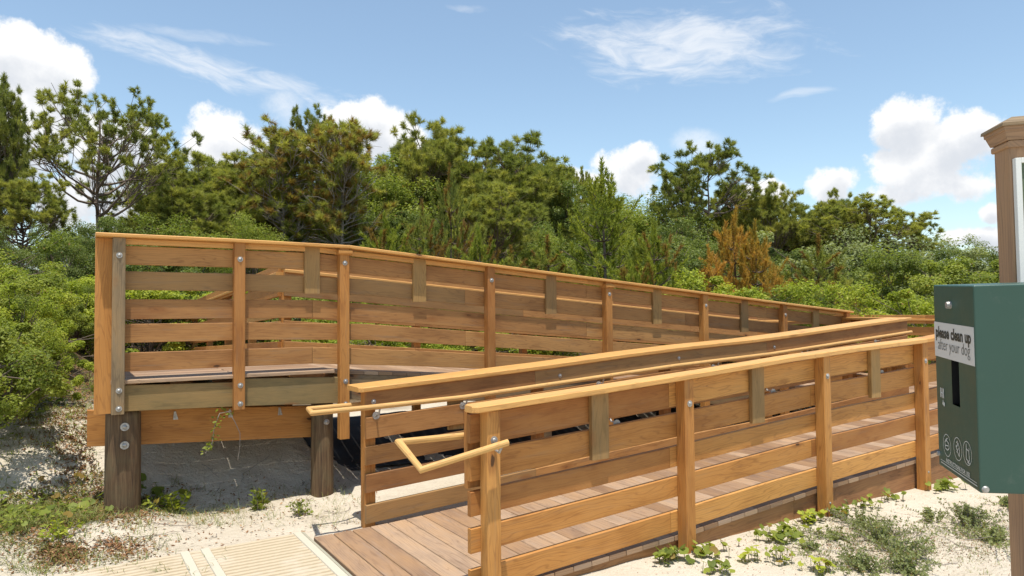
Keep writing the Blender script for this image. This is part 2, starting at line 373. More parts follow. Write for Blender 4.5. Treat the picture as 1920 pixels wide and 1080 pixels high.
def fastmesh(name, V, Fc, tone, m, smooth=False):
    """numpy mesh; V (n,3), Fc (k,3 or 4), tone (k,2) per face"""
    me = bpy.data.meshes.new(name); V = np.asarray(V, np.float32); Fc = np.asarray(Fc, np.int32); k, c = Fc.shape
    me.vertices.add(len(V)); me.vertices.foreach_set('co', V.ravel())
    me.loops.add(k * c); me.loops.foreach_set('vertex_index', Fc.ravel())
    me.polygons.add(k); me.polygons.foreach_set('loop_start', np.arange(k, dtype=np.int32) * c); me.polygons.foreach_set('loop_total', np.full(k, c, np.int32))
    me.materials.append(m); me.update(calc_edges=True)
    if smooth: me.polygons.foreach_set('use_smooth', np.ones(k, bool))
    if tone is not None:
        a = me.attributes.new('tone', 'FLOAT_COLOR', 'CORNER'); t = np.zeros((k, 4), np.float32); t[:, :2] = tone; t[:, 3] = 1
        a.data.foreach_set('color', np.repeat(t, c, 0).ravel())
    me.validate(); return me

# ------------------------------------------------------------------ terrain
def ss(x, a, b):
    t = np.clip((np.asarray(x, float) - a) / (b - a), 0, 1); return t * t * (3 - 2 * t)
_g = np.random.default_rng(3).random((64, 64))
def vnoise(x, y):
    x = np.asarray(x, float); y = np.asarray(y, float); xi = np.floor(x).astype(int); yi = np.floor(y).astype(int)
    fx, fy = x - xi, y - yi; fx = fx * fx * (3 - 2 * fx); fy = fy * fy * (3 - 2 * fy)
    g = lambda i, j: _g[i % 64, j % 64]
    return (g(xi, yi) * (1 - fx) + g(xi + 1, yi) * fx) * (1 - fy) + (g(xi, yi + 1) * (1 - fx) + g(xi + 1, yi + 1) * fx) * fy
def fbm(x, y, n=4):
    return sum(vnoise(x * 2 ** i + 7.3 * i, y * 2 ** i) / 2 ** i for i in range(n)) / 2 - .5
def hgt(x, y):
    x = np.asarray(x, float); y = np.asarray(y, float)
    h = -0.135 + 0 * x
    h = h + .13 * ss(-x, 2.6, 3.4) * ss(y, 1.7, 2.9)
    u_ = ss(-x, 1.0, 1.7)
    h = h + (.42 * ss(y, 3.5, 4.9) * (1 - u_) + .56 * ss(y, 2.95, 4.3) * u_) * ss(-x, -14, -8)
    h = h + .50 * ss(y, 4.2, 9.5) * ss(-x, 2.9, 3.8)
    h = h + .012 * np.clip(y - 5, 0, 60)
    calm = ss(np.maximum(np.maximum(-y - .25, y - 1.75) * 2.2, 0), 0, 1)
    nomat = np.where((x < -1.9) & (y < 1.86), 0.0, 1.0)
    h = h + nomat * calm * (.10 * fbm(x * .8, y * .8, 3) + .075 * fbm(x * 3.4, y * 3.4, 3))
    h = h + nomat * .02 * fbm(x * 5 + 3, y * 5, 3)
    return h
def ongr(px, py):
    d = ray(px, py); z = -.05
    for _ in range(14):
        k = (z - CAM.z) / d.z; p = CAM + d * k; z += .7 * (float(hgt(p.x, p.y)) - z)
    return p
def ongr_many(px, py):
    px = np.asarray(px, float); py = np.asarray(py, float); D = np.array(FW)[None] + np.array(RT)[None] * ((px - 960) / F_PX)[:, None] - np.array(UP)[None] * ((py - 540) / F_PX)[:, None]
    z = np.full(len(px), -.05); C_ = np.array(CAM)
    for _ in range(14):
        P_ = C_ + D * ((z - C_[2]) / D[:, 2])[:, None]; z = z + .7 * (hgt(P_[:, 0], P_[:, 1]) - z)
    return P_
def pick(g, n, area, dens):
    A = []; 
    while sum(map(len, A)) < n:
        a = np.column_stack([g.uniform(area[0], area[2], 4 * n), g.uniform(area[1], area[3], 4 * n)]); pr = np.array([dens(p, q) for p, q in a]); A.append(a[g.random(4 * n) < pr])
    a = np.concatenate(A)[:n]; return ongr_many(a[:, 0], a[:, 1])
def H1(x, y): return float(hgt(x, y))
def grid_axis(lo, hi, step, far):
    a = list(np.arange(lo, hi, step)); d = step
    while a[-1] < far: d *= 1.25; a.append(a[-1] + d)
    d = step
    while a[0] > -far: d *= 1.25; a.insert(0, a[0] - d)
    return np.array(a)
gx = grid_axis(-6, 8, .05, 900); gy = grid_axis(-3, 7, .05, 900)
X, Y = np.meshgrid(gx, gy, indexing='ij'); Zg = hgt(X, Y)
nx, ny = X.shape; idx = np.arange(nx * ny).reshape(nx, ny)
Fc = np.stack([idx[:-1, :-1], idx[1:, :-1], idx[1:, 1:], idx[:-1, 1:]], -1).reshape(-1, 4)
o = link('ground', fastmesh('ground', np.stack([X, Y, Zg], -1).reshape(-1, 3), Fc, None, M['sand'], True)); tag(o, kind='structure')

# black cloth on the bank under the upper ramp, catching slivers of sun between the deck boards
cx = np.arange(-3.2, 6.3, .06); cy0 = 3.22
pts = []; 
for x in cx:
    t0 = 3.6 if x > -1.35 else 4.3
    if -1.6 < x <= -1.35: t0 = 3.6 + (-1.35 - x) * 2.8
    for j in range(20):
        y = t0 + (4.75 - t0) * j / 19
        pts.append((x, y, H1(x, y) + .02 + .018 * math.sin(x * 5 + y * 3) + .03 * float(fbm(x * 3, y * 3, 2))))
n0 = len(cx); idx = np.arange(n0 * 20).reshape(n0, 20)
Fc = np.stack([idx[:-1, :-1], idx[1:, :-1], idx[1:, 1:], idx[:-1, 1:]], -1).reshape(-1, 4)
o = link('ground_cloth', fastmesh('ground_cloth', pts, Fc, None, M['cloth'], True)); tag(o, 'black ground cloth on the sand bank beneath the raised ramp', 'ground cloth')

# ------------------------------------------------------------------ ramp 1, landing, ramp 2, platform
RZ = lambda s: float(np.interp(s, [-2.06, -1.57, 0, 1.57, 3.04, 5.95, 6.3, 9], [-.097, -.087, 0, .102, .158, .352, .36, .36]))
DZ = lambda s: float(np.interp(s, [-2.06, -1.57, 0, 1.57, 3.04, 5.95, 6.3, 9], [-.100, -.098, -.03, .070, .128, .320, .33, .33]))
UZ = lambda s: float(np.interp(s, [-3.5, -1.52, 6.35, 9], [1.012, 1.005, .33, .33]))   # upper ramp / platform deck
PITCH, GAP = .1452, .0055
def deck_boards(parent, s0, s1, t0, t1, zf, tn='plank', th=.032, m='deck', jit=.0022):
    mb = MB(); n = int((s1 - s0) / PITCH + .5)
    for i in range(n):
        a = s0 + i * PITCH; b = a + PITCH - GAP
        za, zb = zf(a), zf(b); e0 = t0 + random.uniform(-jit, jit); e1 = t1 + random.uniform(-jit, jit)
        A = Vector((a, e0, za - th)); 
        mb.beam(A, A + Vector((0, e1 - e0, 0)), (b - a, 0, zb - za), (0, 0, th), (random.random(), 0), .004)
    return mb.build(tn, M[m], parent)
def run(parent, name, s0, s1, t, zf, top, hgt_, th=.04, m='fascia', seg=3.05, tone=None):
    mb = MB(); k = s0
    while k < s1 - .01:
        e = min(k + seg, s1)
        for a, b in [(k + (e - k) * i / 3, k + (e - k) * (i + 1) / 3) for i in range(3)]:
            pass
        mb.beam((k + .001, t, zf(k) + top - hgt_), (e - .001, t, zf(e) + top - hgt_), (0, th, 0), (0, 0, hgt_), tone or (random.random(), 0.)); k = e
    return mb.build(name, M[m], parent)

ramp1 = tag(empty('boardwalk_ramp', (-2.0, .8, -.1)), 'low wooden ramp of brown planks starting at the beige mat', 'ramp')
deck_boards(ramp1, -2.0574, 6.2, 0.004, 1.60, DZ, 'deck')
run(ramp1, 'stringer', -1.75, 6.2, .026, DZ, -.034, .30)
run(ramp1, 'stringer', -2.0, 6.2, 1.54, DZ, -.034, .26)
landing = tag(empty('boardwalk_landing', (7.3, 2.2, .3)), 'level wooden landing joining both ramps behind the green box', 'landing')
deck_boards(landing, 6.2, 8.92, 0.004, 4.42, lambda s: .33, 'deck')
run(landing, 'stringer', 6.2, 8.92, .026, lambda s: .33, -.034, .6); run(landing, 'stringer', 6.2, 8.92, 4.36, lambda s: .33, -.034, .6)
ramp2 = tag(empty('boardwalk_ramp', (2.4, 3.6, .6)), 'raised wooden ramp climbing leftwards to the high platform', 'ramp')
deck_boards(ramp2, -1.50, 6.19, 2.835, 4.38, UZ, 'deck')
run(ramp2, 'stringer', -1.47, 6.2, 2.84, UZ, -.034, .235, m='greywood'); run(ramp2, 'stringer', -1.47, 6.2, 3.6, UZ, -.034, .235, m='greywood'); run(ramp2, 'stringer', -1.47, 6.2, 4.34, UZ, -.034, .235, m='greywood')
def pile(parent, x, y, z1, r, base):
    n = 28; rows = 26; vs = []; ph = [random.uniform(0, 6) for _ in range(5)]
    z0 = base - .5
    for j in range(rows + 1):
        z = z0 + (z1 - z0) * j / rows
        for i in range(n):
            a = 2 * math.pi * i / n
            rr = r * (1 + .02 * math.sin(a * 3 + ph[0]) + .012 * math.sin(a * 7 + ph[1] + z) + .02 * math.sin(z * 2 + ph[2])) * (1.03 - .05 * j / rows)
            vs.append((x + rr * math.cos(a), y + rr * math.sin(a), z))
    fs = [[j * n + i, j * n + (i + 1) % n, (j + 1) * n + (i + 1) % n, (j + 1) * n + i] for j in range(rows) for i in range(n)]
    fs.append([rows * n + i for i in range(n)])
    mb = MB(); mb.add(vs, fs, None, None, True); return mb.build('pile', M['pile'], parent)
def bolt_mb(mb, p, n, r=.014, h=.010, washer=1.6):
    n = Vector(n).normalized(); p = Vector(p)
    mb.cyl(p, p + n * .003, r * washer, n=14); mb.cyl(p + n * .003, p + n * (.003 + h * .4), r, r * .9, n=10, bulge=h * .6)
for x, zt in ((.9, .45), (3.3, .25)):
    for y in (2.95, 4.25): pile(ramp2, x, y, zt, .1, -.13)

plat = tag(empty('boardwalk_platform', (-2.4, 3.6, 0)), 'high wooden platform standing on round dark piles over the sand', 'platform')
mb = MB()                                   # planks laid along the platform front
for i in range(12):
    y = 2.768 + i * PITCH
    for (xa, xb) in (((-3.30, -2.37), (-2.365, -1.52)) if i % 2 == 0 else ((-3.30, -1.52),)):
        mb.beam((xa, y, .985), (xb, y, .982), (0, min(PITCH - GAP, 4.42 - y), 0), (0, 0, .03), (.75 + .25 * random.random() if i < 3 else random.random(), 0))
mb.build('deck', M['deck'], plat)
mb = MB(); mb.beam((-3.27, 2.788, .770), (-2.36, 2.788, .742), (0, .04, 0), (0, 0, .205), (.45, .15)); mb.build('fascia_board', M['olive'], plat)
mb = MB(); mb.beam((-2.355, 2.788, .742), (-1.47, 2.788, .705), (0, .04, 0), (0, 0, .235), (.25, .35)); mb.build('fascia_board', M['olive'], plat)
def onY0(px, py, y):
    d = ray(px, py); return CAM + d * ((y - CAM.y) / d.y)
bl, br_, bt_ = onY0(163, 838, 3.06), onY0(590, 819, 3.06), onY0(163, 772, 3.06)
mb = MB(); mb.beam((bl.x, 3.06, bl.z), (br_.x, 3.06, br_.z), (0, .06, 0), (0, 0, bt_.z - bl.z + .01), (.45, 0)); mb.build('beam', M['pine'], plat)
mb = MB(); mb.beam((-3.28, 4.25, .48), (-1.5, 4.25, .40), (0, .06, 0), (0, 0, .27), (.3, 0)); mb.build('beam', M['pine'], plat)
for i in range(5):
    x = -3.1 + i * .4; mb = MB(); mb.beam((x, 2.875, .75), (x, 4.36, .75), (.038, 0, 0), (0, 0, .20), (random.random(), 0)); mb.build('joist', M['fascia'], plat)
for px, py in ((328, 779), (431, 775), (524, 771)):     # galvanised ties on the beam
    x = onz(px, py, .7).x; k = (3.055 - CAM.y) / ray(px, py).y; c = CAM + ray(px, py) * k
    mb = MB(); mb.prism(c + Vector((0, -.004, 0)), c + Vector((0, 0, 0)), [(-.008, 0, .035), (.006, 0, .035), (.026, 0, -.035), (-.014, 0, -.035)]); mb.build('joist_tie', M['metal'], plat)
def onY(px, py, y):
    d = ray(px, py); return CAM + d * ((y - CAM.y) / d.y)
xp1 = onY(231, 860, 2.945).x; xp2 = onY(604, 860, 2.955).x
p1 = pile(plat, xp1, 2.945, .77, .128, 0.0); p2 = pile(plat, xp2, 2.955, .70, .100, -.15)
pile(plat, -3.1, 4.2, .7, .11, 0); pile(plat, -1.7, 4.2, .7, .11, 0)
for (x, z, p) in ((xp1, .645, p1), (xp1, .50, p1)):
    mb = MB(); bolt_mb(mb, (x, 2.806, z), (0, -1, 0), .018, .010, 1.8); b = mb.build('bolt', M['metal'], plat)
mb = MB(); bolt_mb(mb, (xp2 + .01, 2.853, .53), (0, -1, 0), .018, .012, 1.5); mb.build('bolt', M['metal'], plat)

walk = tag(empty('boardwalk_walkway', (-2.4, 9, .7)), 'wooden walkway running back from the platform towards the bushes', 'walkway')
mb = MB()
for i in range(66):
    y = 4.44 + i * PITCH; z = 1.0 - .05 * (y - 4.4)
    mb.beam((-3.0, y, z - .03), (-1.58, y, z - .03), (0, PITCH - GAP, -.007), (0, 0, .03), (random.random(), 0))
mb.build('deck', M['deck'], walk)
mb = MB()
for x in (-2.98, -1.66): mb.beam((x, 4.42, .73), (x, 14.0, .25), (.04, 0, 0), (0, 0, .2), (random.random(), 0))
mb.build('stringer', M['fascia'], walk)

# ------------------------------------------------------------------ railings
OFF1 = [(0.0, .14), (.234, .14), (.444, .14), (.645, .165), (.862, .165)]
OFF2 = [(.068, .150), (.296, .150), (.483, .160), (.717, .150), (.920, .150)]
def railing(th, a, b, zf, n, posts, offs, capb, caps=(-.05, .125), capth=.038, blocks=(), ext=(0, 0), postw=.089, bottoms=None, capz=None, post_mat=None, bolts=(.86,), seg=3.14, capseg=None, blockz=(.62, .0), capm='cap', boardm='pine', wpost='pine', end_ch=False, boardth=.038, capz_ext=(0, 0), nailer=False):
    """a-b: board line (outer face) on plan; n: side the posts stand on; distances run from a"""
    a = Vector((*a, 0)); b = Vector((*b, 0)); n = Vector((*n, 0)); ax = (b - a).normalized(); L = (b - a).length
    P = lambda d, z=0.: a + ax * d + Vector((0, 0, z))
    d0, d1 = -ext[0], L + ext[1]
    # boards, in lengths that end on posts
    for k, (o, h) in enumerate(offs):
        d = d0; first = True
        while d < d1 - .02:
            e = min(d + (seg if not first or k % 2 else seg * .5 + ext[0]), d1)
            if d1 - e < .5: e = d1
            mb = MB(); nn = max(1, int((e - d) / .8)); tn = (random.random(), 0. if random.random() > .12 else .35)
            # follow the slope in short straight pieces of one board
            secs = [n * -boardth, Vector((0, 0, 0))]
            vs = []; fs = []; uv = []; u0, v0 = random.uniform(0, 60), random.uniform(0, 60); c = .003
            for i in range(nn + 1):
                dd = d + .0015 + (e - d - .003) * i / nn; z = zf(dd) + o
                for (q_, z_) in ((0, c), (0, h - c), (-c, h), (-boardth + c, h), (-boardth, h - c), (-boardth, c), (-boardth + c, 0), (-c, 0)):
                    vs.append(P(dd, z + z_) + n * q_)
            per = [0, h, h + c, h + boardth, h + boardth + c, 2 * h + boardth, 2 * h + boardth + c, 2 * h + 2 * boardth, 2 * h + 2 * boardth + c]
            for i in range(nn):
                for j in range(8):
                    j2 = (j + 1) % 8; fs.append([i * 8 + j, (i + 1) * 8 + j, (i + 1) * 8 + j2, i * 8 + j2])
                    ua, ub = u0 + (e - d) * i / nn, u0 + (e - d) * (i + 1) / nn
                    uv.append([(ua, v0 + per[j]), (ub, v0 + per[j]), (ub, v0 + per[j + 1]), (ua, v0 + per[j + 1])])
            fs.append(list(range(8))); uv.append([(u0, v0 + .02 * j) for j in range(8)])
            fs.append([nn * 8 + j for j in range(8)][::-1]); uv.append([(u0, v0 + .02 * j) for j in range(8)])
            mb.add(vs, fs, uv, tn); ob = mb.build('rail_board', M[boardm], th)
            d = e; first = False
    # posts
    for i, d in enumerate(posts):
        zt = zf(d) + capb - .002; zb = (bottoms[i] if bottoms else zf(d) - .45)
        mb = MB(); mb.beam(P(d, zb), P(d, zt), ax * postw, n * postw, (random.random(), 0.), .005)
        po = mb.build('post', M[(post_mat or {}).get(i, wpost)], th)
        mb = MB()
        for bz in bolts:
            z = bz if callable(bz) else bz
            bolt_mb(mb, P(d + postw * .5, zf(d) + z) + n * postw, n)
        if bolts:
            bo = mb.build('bolt', M['metal'], po)
            bo.location = (0, 0, 0) if False else bo.location
    for d in blocks:
        mb = MB(); mb.beam(P(d - .07, zf(d) + blockz[0]), P(d - .07, zf(d) + capb - .002), ax * .14, n * .036, (random.random(), .0), .004)
        mb.build('spacer_block', M['tan'], th)
    if nailer:
        mb = MB(); k = d0
        while k < d1 - .05:
            e = min(k + 1.57, d1); mb.beam(P(k + .001, zf(k) + capb - .047) - n * .01, P(e - .001, zf(e) + capb - .047) - n * .01, n * .045, (0, 0, .046), (random.random(), 0)); k = e
        mb.build('nailer', M['cap'], th)
    # cap rail
    cs = capseg or [d0 - capz_ext[0], d1 + capz_ext[1]]
    for k in range(len(cs) - 1):
        A, B = cs[k] + .001, cs[k + 1] - .001; mb = MB(); nn = max(2, int((B - A) / .8)); lo, hi = caps; c = .006
        vs = []; fs = []; uv = []; u0, v0 = random.uniform(0, 60), random.uniform(0, 60); tn = (random.random(), 0.)
        for i in range(nn + 1):
            dd = A + (B - A) * i / nn; z = zf(dd) + capb; nar = .0
            if end_ch and k == 0 and i == 0: nar = .03
            for (q_, z_) in ((lo + nar, c), (lo + nar, capth - c), (lo + c + nar, capth), (hi - c - nar, capth), (hi - nar, capth - c), (hi - nar, c), (hi - c - nar, 0), (lo + c + nar, 0)):
                vs.append(P(dd, z + z_) + n * q_)
            if end_ch and k == 0 and i == 0:
                dd = A + .03; z = zf(dd) + capb
                for (q_, z_) in ((lo, c), (lo, capth - c), (lo + c, capth), (hi - c, capth), (hi, capth - c), (hi, c), (hi - c, 0), (lo + c, 0)):
                    vs.append(P(dd, z + z_) + n * q_)
        rows = len(vs) // 8; w = hi - lo
        per = [0, capth, capth + c, capth + w, capth + w + c, 2 * capth + w, 2 * capth + w + c, 2 * capth + 2 * w, 2 * capth + 2 * w + c]
        for i in range(rows - 1):
            ua = u0 + (B - A) * i / (rows - 1); ub = u0 + (B - A) * (i + 1) / (rows - 1)
            for j in range(8):
                j2 = (j + 1) % 8; fs.append([i * 8 + j, i * 8 + j2, (i + 1) * 8 + j2, (i + 1) * 8 + j])
                uv.append([(ua, v0 + per[j]), (ua, v0 + per[j + 1]), (ub, v0 + per[j + 1]), (ub, v0 + per[j])])
        fs.append(list(range(8))[::-1]); uv.append([(u0, v0 + .02 * j) for j in range(8)])
        fs.append([(rows - 1) * 8 + j for j in range(8)]); uv.append([(u0, v0 + .02 * j) for j in range(8)])
        mb.add(vs, fs, uv, tn); mb.build('cap_rail', M[capm], th)
    return th
def bracket(parent, p, n, arm=.055, drop=.05):
    """wall bracket: round plate with an arm rising to the handrail at p"""
    p = Vector(p); n = Vector(n); base = p + n * arm * -1 + Vector((0, 0, -drop)); mb = MB()
    mb.cyl(base, base + n * .004, .030, n=18); mb.cyl(base + n * .004, base + n * .010, .012, .009, n=10, bulge=.004)
    mb.tube([base + Vector((0, 0, .01)), base + n * arm * .75 + Vector((0, 0, .012)), p + Vector((0, 0, -.016))], .007, 8)
    return mb.build('bracket', M['metal'], parent)

# front railing of the low ramp (posts on the viewer's side)
fr = tag(empty('ramp_railing', (0, 0, -.13)), 'nearest wooden ramp railing whose end post holds the looped handrail', 'railing', 'wooden railings along the boardwalk')
S0 = -1.633
railing(fr, (S0, 0), (8.9, 0), lambda d: RZ(S0 + d), (0, -1), [s - S0 for s in (-1.57, 0, 1.562, 3.043, 4.62, 6.10, 7.5, 8.8)], OFF1, 1.050, caps=(-.03, .118),
        blocks=[s - S0 for s in (-.70, .83, 2.38, 3.86, 5.4)], bottoms=[-.6] * 8, capseg=[0 - .035, 4.71, 7.86, 10.6], bolts=(.885,), end_ch=True)
mb = MB(); mb.beam((S0, .040, RZ(S0) + .60), (S0, .040, RZ(S0) + 1.045), (.14, 0, 0), (0, .036, 0), (.2, 0)); mb.build('handrail_block', M['pine'], fr)
mb = MB(); A = [(-1.478, -.16, .790), (-2.014, -.162, .704), (-2.022, .115, .808), (-1.5, .115, RZ(-1.5) + .86), (0, .115, .90), (1.57, .115, RZ(1.57) + .90), (3.04, .115, RZ(3.04) + .89), (6.1, .115, RZ(6.1) + .86)]
mb.tube(A[:3] + [(-1.45, .115, .80), (0, .115, .86), (1.57, .115, RZ(1.57) + .85), (3.04, .115, RZ(3.04) + .85), (6.1, .115, RZ(6.1) + .84)], .019, 12, (.6, 0), 1.05)
hr = mb.build('handrail', M['pale'], fr)
mb = MB(); mb.cyl((-1.52, -.083, .745), (-1.52, -.088, .745), .030, n=18); mb.tube([(-1.52, -.09, .745), (-1.52, -.135, .735), (-1.51, -.155, .775)], .008, 8); mb.build('bracket', M['metal'], hr)
for s in (-.5, 1.1, 2.6, 4.2, 5.7): bracket(hr, (s, .115, RZ(s) + .855), (0, 1, 0), .075)
for s in (-1.57, 0, 1.562, 3.043): 
    mb = MB(); bolt_mb(mb, (s + .045, -.084, DZ(s) - .10), (0, -1, 0), .012, .008); mb.build('bolt', M['metal'], fr)

# back railing of the low ramp (boards towards the viewer, posts behind)
br = tag(empty('ramp_railing', (0, 1.7, -.13)), 'middle wooden ramp railing with a broad cap and long round handrail', 'railing', 'wooden railings along the boardwalk')
S1 = -1.641
railing(br, (S1, 1.68), (5.95, 1.68), lambda d: RZ(S1 + d), (0, 1), [.002, 1.6, 3.17, 4.75, 6.3, 7.5], OFF1, 1.008, caps=(-.060, .26),
        blocks=[.8, 2.4, 3.95, 5.5], bottoms=[-.5] * 6, capseg=[-.06, 4.45, 7.66], bolts=(), boardm='brown', end_ch=True, boardth=.038, blockz=(.6, 0))
mb = MB(); mb.tube([(-1.60, 1.86, .800), (-2.03, 1.83, .800), (-2.085, 1.55, .806), (-1.585, 1.565, .812), (-.83, 1.565, RZ(-.83) + .875), (1.57, 1.565, RZ(1.57) + .868), (3.04, 1.565, RZ(3.04) + .872), (5.9, 1.565, RZ(5.9) + .86)], .019, 12, (.7, 0), 1.05)
hb = mb.build('handrail', M['pale'], br)
for s in (-1.56, -.80, .65, 2.2, 3.7, 5.2): bracket(hb, (s, 1.565, RZ(s) + (.895 if s < -1 else .87)), (0, -1, 0), .077, .075)
for s in (-1.58, .2, 1.7, 3.2):
    mb = MB(); bolt_mb(mb, (s, 1.642, RZ(s) + .93), (0, -1, 0), .012, .008); mb.build('bolt', M['metal'], br)

# railing of platform and raised ramp, viewer's side
ur = tag(empty('ramp_railing', (-3.3, 2.8, .7)), 'long tall railing from the platform corner down the raised ramp', 'railing', 'wooden railings along the boardwalk')
S2 = -3.28
NAIL = .044
zu = lambda d: UZ(S2 + d)
ps = [-3.297, -2.397, -1.481, .081, 1.656, 3.240, 4.81, 6.28]
railing(ur, (S2, 2.81), (6.38, 2.81), zu, (0, -1), [s - S2 for s in ps], OFF2, 1.126, caps=(-.05, .115),
        blocks=[s - S2 for s in (-1.72, -.66, .92, 2.5, 4.08, 5.62)], bottoms=[.755, .722, .38] + [UZ(s) - .62 for s in ps[3:]], capseg=[-.135, 1.88, 4.72, 7.6, 9.7],
        post_mat={0: 'greywood'}, bolts=(.985,), blockz=(.70, 0), boardm='brown', nailer=True, capth=.030)
for s in ps[:3]:
    z2 = {-3.297: (.94, .80), -2.397: (.925, .77), -1.481: (.905, .70)}[s]
    for z in z2:
        mb = MB(); bolt_mb(mb, (s + .05, 2.721, z), (0, -1, 0), .014, .009); mb.build('bolt', M['metal'], ur)
mb = MB(); mb.box((-3.412, 2.812, .757), (-3.288, 2.848, 2.134), (.55, 0)); mb.build('end_board', M['pine'], ur)
mb = MB(); mb.box((-1.50, 2.700, 2.062), (-1.37, 2.826, 2.108), (.8, 0), .012); mb.build('post_cap', M['pine'], ur)
mb = MB(); s = 1.656; mb.box((s - .015, 2.705, UZ(s) + 1.055), (s + .108, 2.826, UZ(s) + 1.10), (.8, 0), .012); mb.build('post_cap', M['pine'], ur)

# far railing of the raised ramp and the walkway, landing railings
rr = tag(empty('ramp_railing', (2, 4.4, 0)), 'far railing of the raised ramp seen through the gaps of the nearer one', 'railing', 'wooden railings along the boardwalk')
S3 = -1.56
railing(rr, (S3, 4.40), (6.3, 4.40), lambda d: UZ(S3 + d), (0, 1), [0, 1.57, 3.14, 4.71, 6.28, 7.7], OFF2, .975, caps=(-.06, .125),
        blocks=[], bottoms=[.3, .2, .1, 0, 0, 0], bolts=(), boardm='brown')
lr = tag(empty('landing_railing', (8.6, 3, .3)), 'railing round the back of the level landing', 'railing', 'wooden railings along the boardwalk')
railing(lr, (6.3, 4.40), (8.92, 4.40), lambda d: .33, (0, 1), [0.8, 2.2], OFF2, .965, caps=(-.06, .125), bottoms=[0] * 2, bolts=())
le = tag(empty('landing_railing', (8.95, 2.2, .3)), 'level railing across the far right end of the landing, beside the dispenser box', 'railing', 'wooden railings along the boardwalk')
railing(le, (8.94, 4.52), (8.94, .02), lambda d: .33, (1, 0), [.3, 1.7, 3.1, 4.3], OFF2, .965, caps=(-.06, .125), bottoms=[0] * 4, bolts=())
er = tag(empty('landing_railing', (6.3, 2.2, .3)), 'short level railing joining the two inner ramp railings', 'railing', 'wooden railings along the boardwalk')
railing(er, (6.02, 1.72), (6.40, 2.82), lambda d: .33, (-.945, .327), [.15, .95], OFF2, 1.03, caps=(-.07, .11), bottoms=[0, 0], bolts=())
wr = tag(empty('walkway_railing', (-1.58, 5, .6)), 'sloping railing on the right side of the walkway behind the platform', 'railing', 'wooden railings along the boardwalk')
railing(wr, (-1.58, 4.42), (-1.58, 14), lambda d: 1.0 - .05 * d, (1, 0), [.02, 1.6, 3.2, 4.8, 6.4, 8.0, 9.4], OFF2, .95, caps=(-.06, .125), bottoms=[0] * 7, bolts=())
wl = tag(empty('platform_railing', (-3.3, 3.6, 1.0)), 'short level railing closing the left side of the platform', 'railing', 'wooden railings along the boardwalk')
railing(wl, (-3.26, 2.86), (-3.26, 4.42), lambda d: 1.0, (-1, 0), [.5, 1.45], OFF2, .95, caps=(-.02, .06), bottoms=[.82] * 2, bolts=(), postw=.05)

# ------------------------------------------------------------------ mat
mt = tag(empty('beach_mat', (-2.8, .6, -.12)), 'ribbed beige access mat lying on the sand before the ramp', 'mat')
def ribbed(x0, x1, y0, y1, z, m, name, amp=.0032, pitch=.060, step=.08):
    ys = np.arange(y0, y1, pitch / 12); xs = np.arange(x0, x1 + step / 2, step); xs[-1] = x1
    Xm, Ym = np.meshgrid(xs, ys, indexing='ij'); Zm = z + amp * (np.abs(np.sin(Ym / pitch * math.pi)) ** .6 * 2 - 1) + .006 * fbm(Xm * 2.3, Ym * 2.3, 2)
    n, k = Xm.shape; idx = np.arange(n * k).reshape(n, k)
    Fq = np.stack([idx[:-1, :-1], idx[1:, :-1], idx[1:, 1:], idx[:-1, 1:]], -1).reshape(-1, 4)
    return link(name, fastmesh(name, np.stack([Xm, Ym, Zm], -1).reshape(-1, 3), Fq, None, M[m], True), mt)
Y0, Y1, ZM = -2.2, 1.80, -.112
xs = [(-2.155, -2.735), (-2.795, -2.865), (-2.925, -4.55), (-4.6, -6.3)]
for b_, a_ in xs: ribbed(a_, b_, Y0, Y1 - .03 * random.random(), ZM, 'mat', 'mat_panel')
for a_, b_, m_, dz in ((-2.155, -2.095, 'matstripe', .004), (-2.095, -2.070, 'matgrey', .0), (-2.795, -2.735, 'matstripe', .004), (-2.925, -2.865, 'matstripe', .004), (-4.6, -4.55, 'matstripe', .004)):
    mb = MB(); lo, hi = min(a_, b_), max(a_, b_); ys = [Y0 + (Y1 - Y0) * i / 24 for i in range(25)]
    vs = []; 
    for y in ys:
        z = ZM + dz + .006 * float(fbm(lo * 2.3, y * 2.3, 2)) + .0035
        vs += [(lo, y, z - .010), (lo + .004, y, z), (hi - .004, y, z), (hi, y, z - .010)]
    fs = [[i * 4 + j, (i + 1) * 4 + j, (i + 1) * 4 + j + 1, i * 4 + j + 1] for i in range(24) for j in range(3)]
    mb.add(vs, fs); mb.build('stripe', M[m_], mt)

# ------------------------------------------------------------------ post, sign and dispenser box
def P3(px, py, dep): return CAM + ray(px, py) * dep
bx = {}
c0t, c0b = P3(1825, 535, 1.5), P3(1838, 925, 1.5)      # corner nearest the viewer
c1t, c1b = P3(1750, 548, 1.736), P3(1762, 885, 1.736)  # far edge of the printed face
ex = (c1t - c0t).normalized(); ez = (c0t - c0b).normalized(); ex = (ex - ez * ex.dot(ez)).normalized()   # along printed face, up
en = ez.cross(ex).normalized()
if en.dot(CAM - c0t) < 0 and False: en = -en
WB = (c1t - c0t).length; HB = (c0t - c0b).length; DB = .27
side = en if en.dot(RT) > 0 else -en                    # box depth direction, to the right
face_n = -side
BM = Matrix.Translation(c0b) @ Matrix(((ex.x, side.x, ez.x, 0), (ex.y, side.y, ez.y, 0), (ex.z, side.z, ez.z, 0), (0, 0, 0, 1)))
